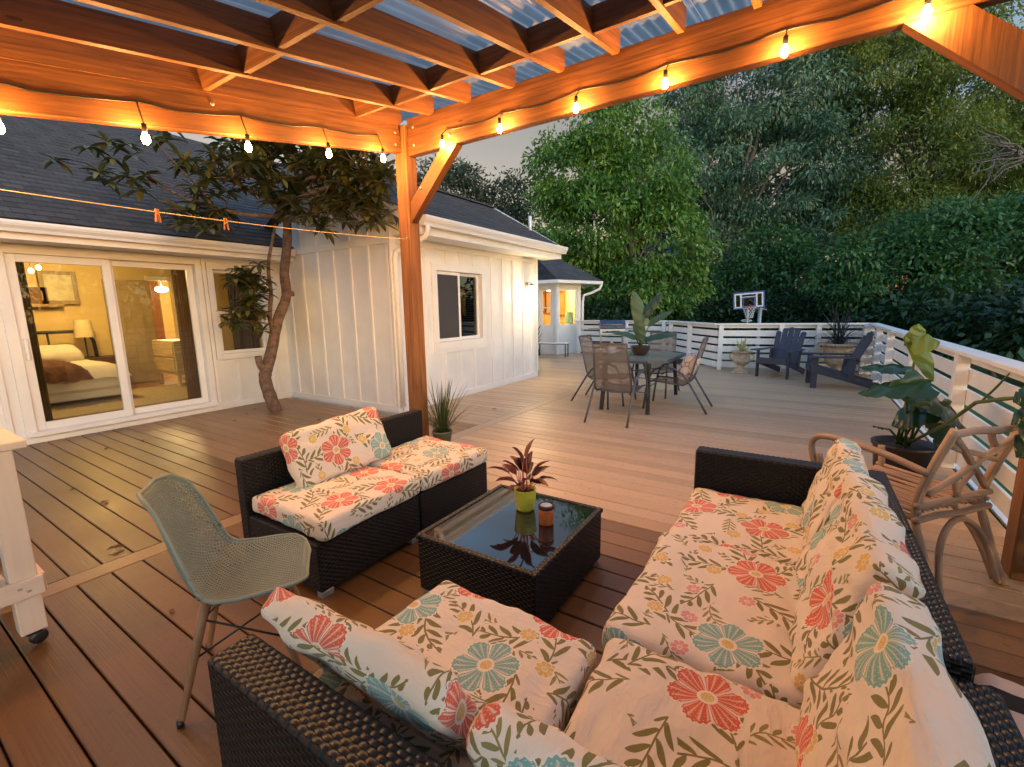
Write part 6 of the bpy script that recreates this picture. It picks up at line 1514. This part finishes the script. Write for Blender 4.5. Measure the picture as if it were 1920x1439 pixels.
# ceiling lamp and hall lamp
clp_ = at_y(112, 500, 10.0); cz = 2.42
cln = thing('ceiling_lamp', 'round glowing ceiling lamp in the bedroom', 'lamp', (clp_.x, 9.6, 2.42)); part('shade', emit('lamp_dome', (1, .78, .42), 3.5), cln, lambda b: b.lathe([(.001, -.10), (.10, -.09), (.17, -.05), (.19, -.012), (.18, -.006)], 24)); part('plate', M['steel'], cln, lambda b: b.lathe([(.2, -.006), (.2, -.0005)], 20))
lamp(cln, (0, 0, -.22), 19, (1, .60, .18), .15)
hl = at_y(303, 543, RBK+1.6); hln = thing('hall_lamp', 'bright hallway lamp seen through the inner doorway', 'lamp', (hl.x, RBK+1.6, min(2.3, hl.z)))
part('shade', emit('hall_dome', (1, .8, .5), 5), hln, lambda b: b.ell((0, 0, 0), (.13, .13, .07), 16, 8)); part('rod', M['steel'], hln, lambda b: b.tube([(0, 0, .06), (0, 0, 2.42-min(2.3, hl.z))], .012, 8))
lamp(hln, (0, 0, -.15), 30, (1, .66, .26), .1)
# string bulbs in the room corner
for i, (px, py) in enumerate(((38, 513), (58, 508), (72, 502))):
    p = at_y(px, py, 9.0); o = MB().ell((0, 0, 0), (.03, .03, .035), 10, 6).build('fairy_bulb', emit('fairy_bulb_glow%d' % i, (1, .75, .4), 4)); o.location = (p.x, p.y, min(2.36, p.z)); tag(o, ('leftmost', 'middle', 'rightmost')[i]+' of three small lit bulbs under the bedroom ceiling', 'light', 'small bulbs inside the bedroom')
    part('cord', wirem, o, lambda b: b.tube([(0, 0, .03), (0, 0, 2.42-o.location.z)], .003, 5))
# curtains, dresser, rug
def curtain(name_label, x0, x1, y, c, z0=.16, z1=2.36, seed=0):
    b = MB(); n = 40; V = []; F = []
    for i in range(n+1):
        x = x0+(x1-x0)*i/n
        for z in np.linspace(z0, z1, 8): V.append((x, y+.03*math.sin(i*1.15+seed)+.01*mnoise.noise(Vector((i*.3, z*1.3, seed))), z))
    for i in range(n):
        for j in range(7): F.append((i*8+j, (i+1)*8+j, (i+1)*8+j+1, i*8+j+1))
    b.faces(V, F); o = b.build('curtain', leaf('curtain_cloth_%d' % seed, C3(c, .8), c, C3(c, 1.2), .9, .5, 8)); return tag(o, name_label, 'curtain')
curtain('olive curtain at the left side of the sliding door', 1.30, 1.50, 7.72, (.16, .115, .05), seed=1); curtain('tan curtain at the right side of the sliding door', 2.98, 3.2, 7.72, (.36, .22, .10), seed=2)
curtain('brown striped curtain inside the single window', 3.72, 4.12, 7.74, (.13, .085, .05), .3, 2.3, seed=3); h1 = at_y(300, 600, RBK+2.9); curtain('patterned rust curtain in the hallway', h1.x-.45, h1.x+.1, RBK+3.0, (.45, .22, .10), seed=4)
dr = at_y(335, 690, 9.7); drs = thing('dresser', 'pale wooden dresser inside the bedroom', 'dresser', (dr.x+.15, 9.9, .12)); pine = wood('pale_pine', (.55, .42, .22), .5)
part('case', pine, drs, lambda b: b.box((0, 0, .53), (.55, .9, .62), None, .006))
for k in range(2): part('drawer', pine, drs, lambda b: b.box((-.285, 0, .4+.27*k), (.02, .84, .24), None, .004))
for sx in (-1, 1):
    for sy in (-1, 1): part('leg', pine, drs, lambda b: b.box((sx*.23, sy*.4, .11), (.05, .05, .22)))
rg = thing('bedroom_rug', 'pale woven rug with dark fringe on the bedroom floor', 'rug', (2.35, 9.0, .121)); part('mat', plain('jute', (.42, .33, .18), .95, .2, 30, 90, .003), rg, lambda b: b.box((0, 0, .006), (2.9, 1.9, .012), None, .003))
part('fringe', M['black'], rg, lambda b: [b.box((1.47, -.93+.06*k, .004), (.06, .012, .006)) for k in range(32)])
# lit bay room
lb_ = thing('bay_ceiling_lamp', 'lamp lighting the room behind the bay window', 'lamp', (13.9, 7.3, 2.098)); part('shade', emit('bay_dome', (1, .75, .4), 3), lb_, lambda b: b.ell((0, 0, -.06), (.2, .2, .06), 16, 8)); lamp(lb_, (0, 0, -.25), 22, (1, .60, .18), .12)
for i, (px, py, w_, h_) in enumerate(((1017, 568, .35, .75), (1031, 568, .45, .85), (1052, 570, .4, .9), (1075, 560, .3, .6))):
    p = at_x(px, py, 15.15); pf = thing('wall_picture', ('leftmost', 'second', 'third', 'rightmost')[i]+' framed picture behind the bay window', 'frame', (15.15, p.y, p.z-h_/2)); part('frame', plain('bay_frame%d' % i, (.35, .17, .05), .5), pf, lambda b: [b.box(c, s) for c, s in (((0, 0, h_-.03), (.03, w_, .06)), ((0, 0, .03), (.03, w_, .06)), ((0, -w_/2+.03, h_/2), (.03, .06, h_-.12)), ((0, w_/2-.03, h_/2), (.03, .06, h_-.12)))])
    part('print', plain('bay_print%d' % i, (.62, .38, .14), .6), pf, lambda b: b.box((.01, 0, h_/2), (.01, w_-.1, h_-.1)))
tlb = at_x(1069, 596, 14.2); tq = thing('blue_lamp', 'pale blue lampshade behind the bay window', 'lamp', (14.2, tlb.y, .06)); part('shade', plain('blue_shade', (.25, .5, .55), .7), tq, lambda b: b.lathe([(.2, tlb.z-.25), (.16, tlb.z+.13)], 18, cap=False)); part('stand', M['steel'], tq, lambda b: b.lathe([(.14, 0), (.14, .02), (.015, .03), (.015, tlb.z-.1)], 12))
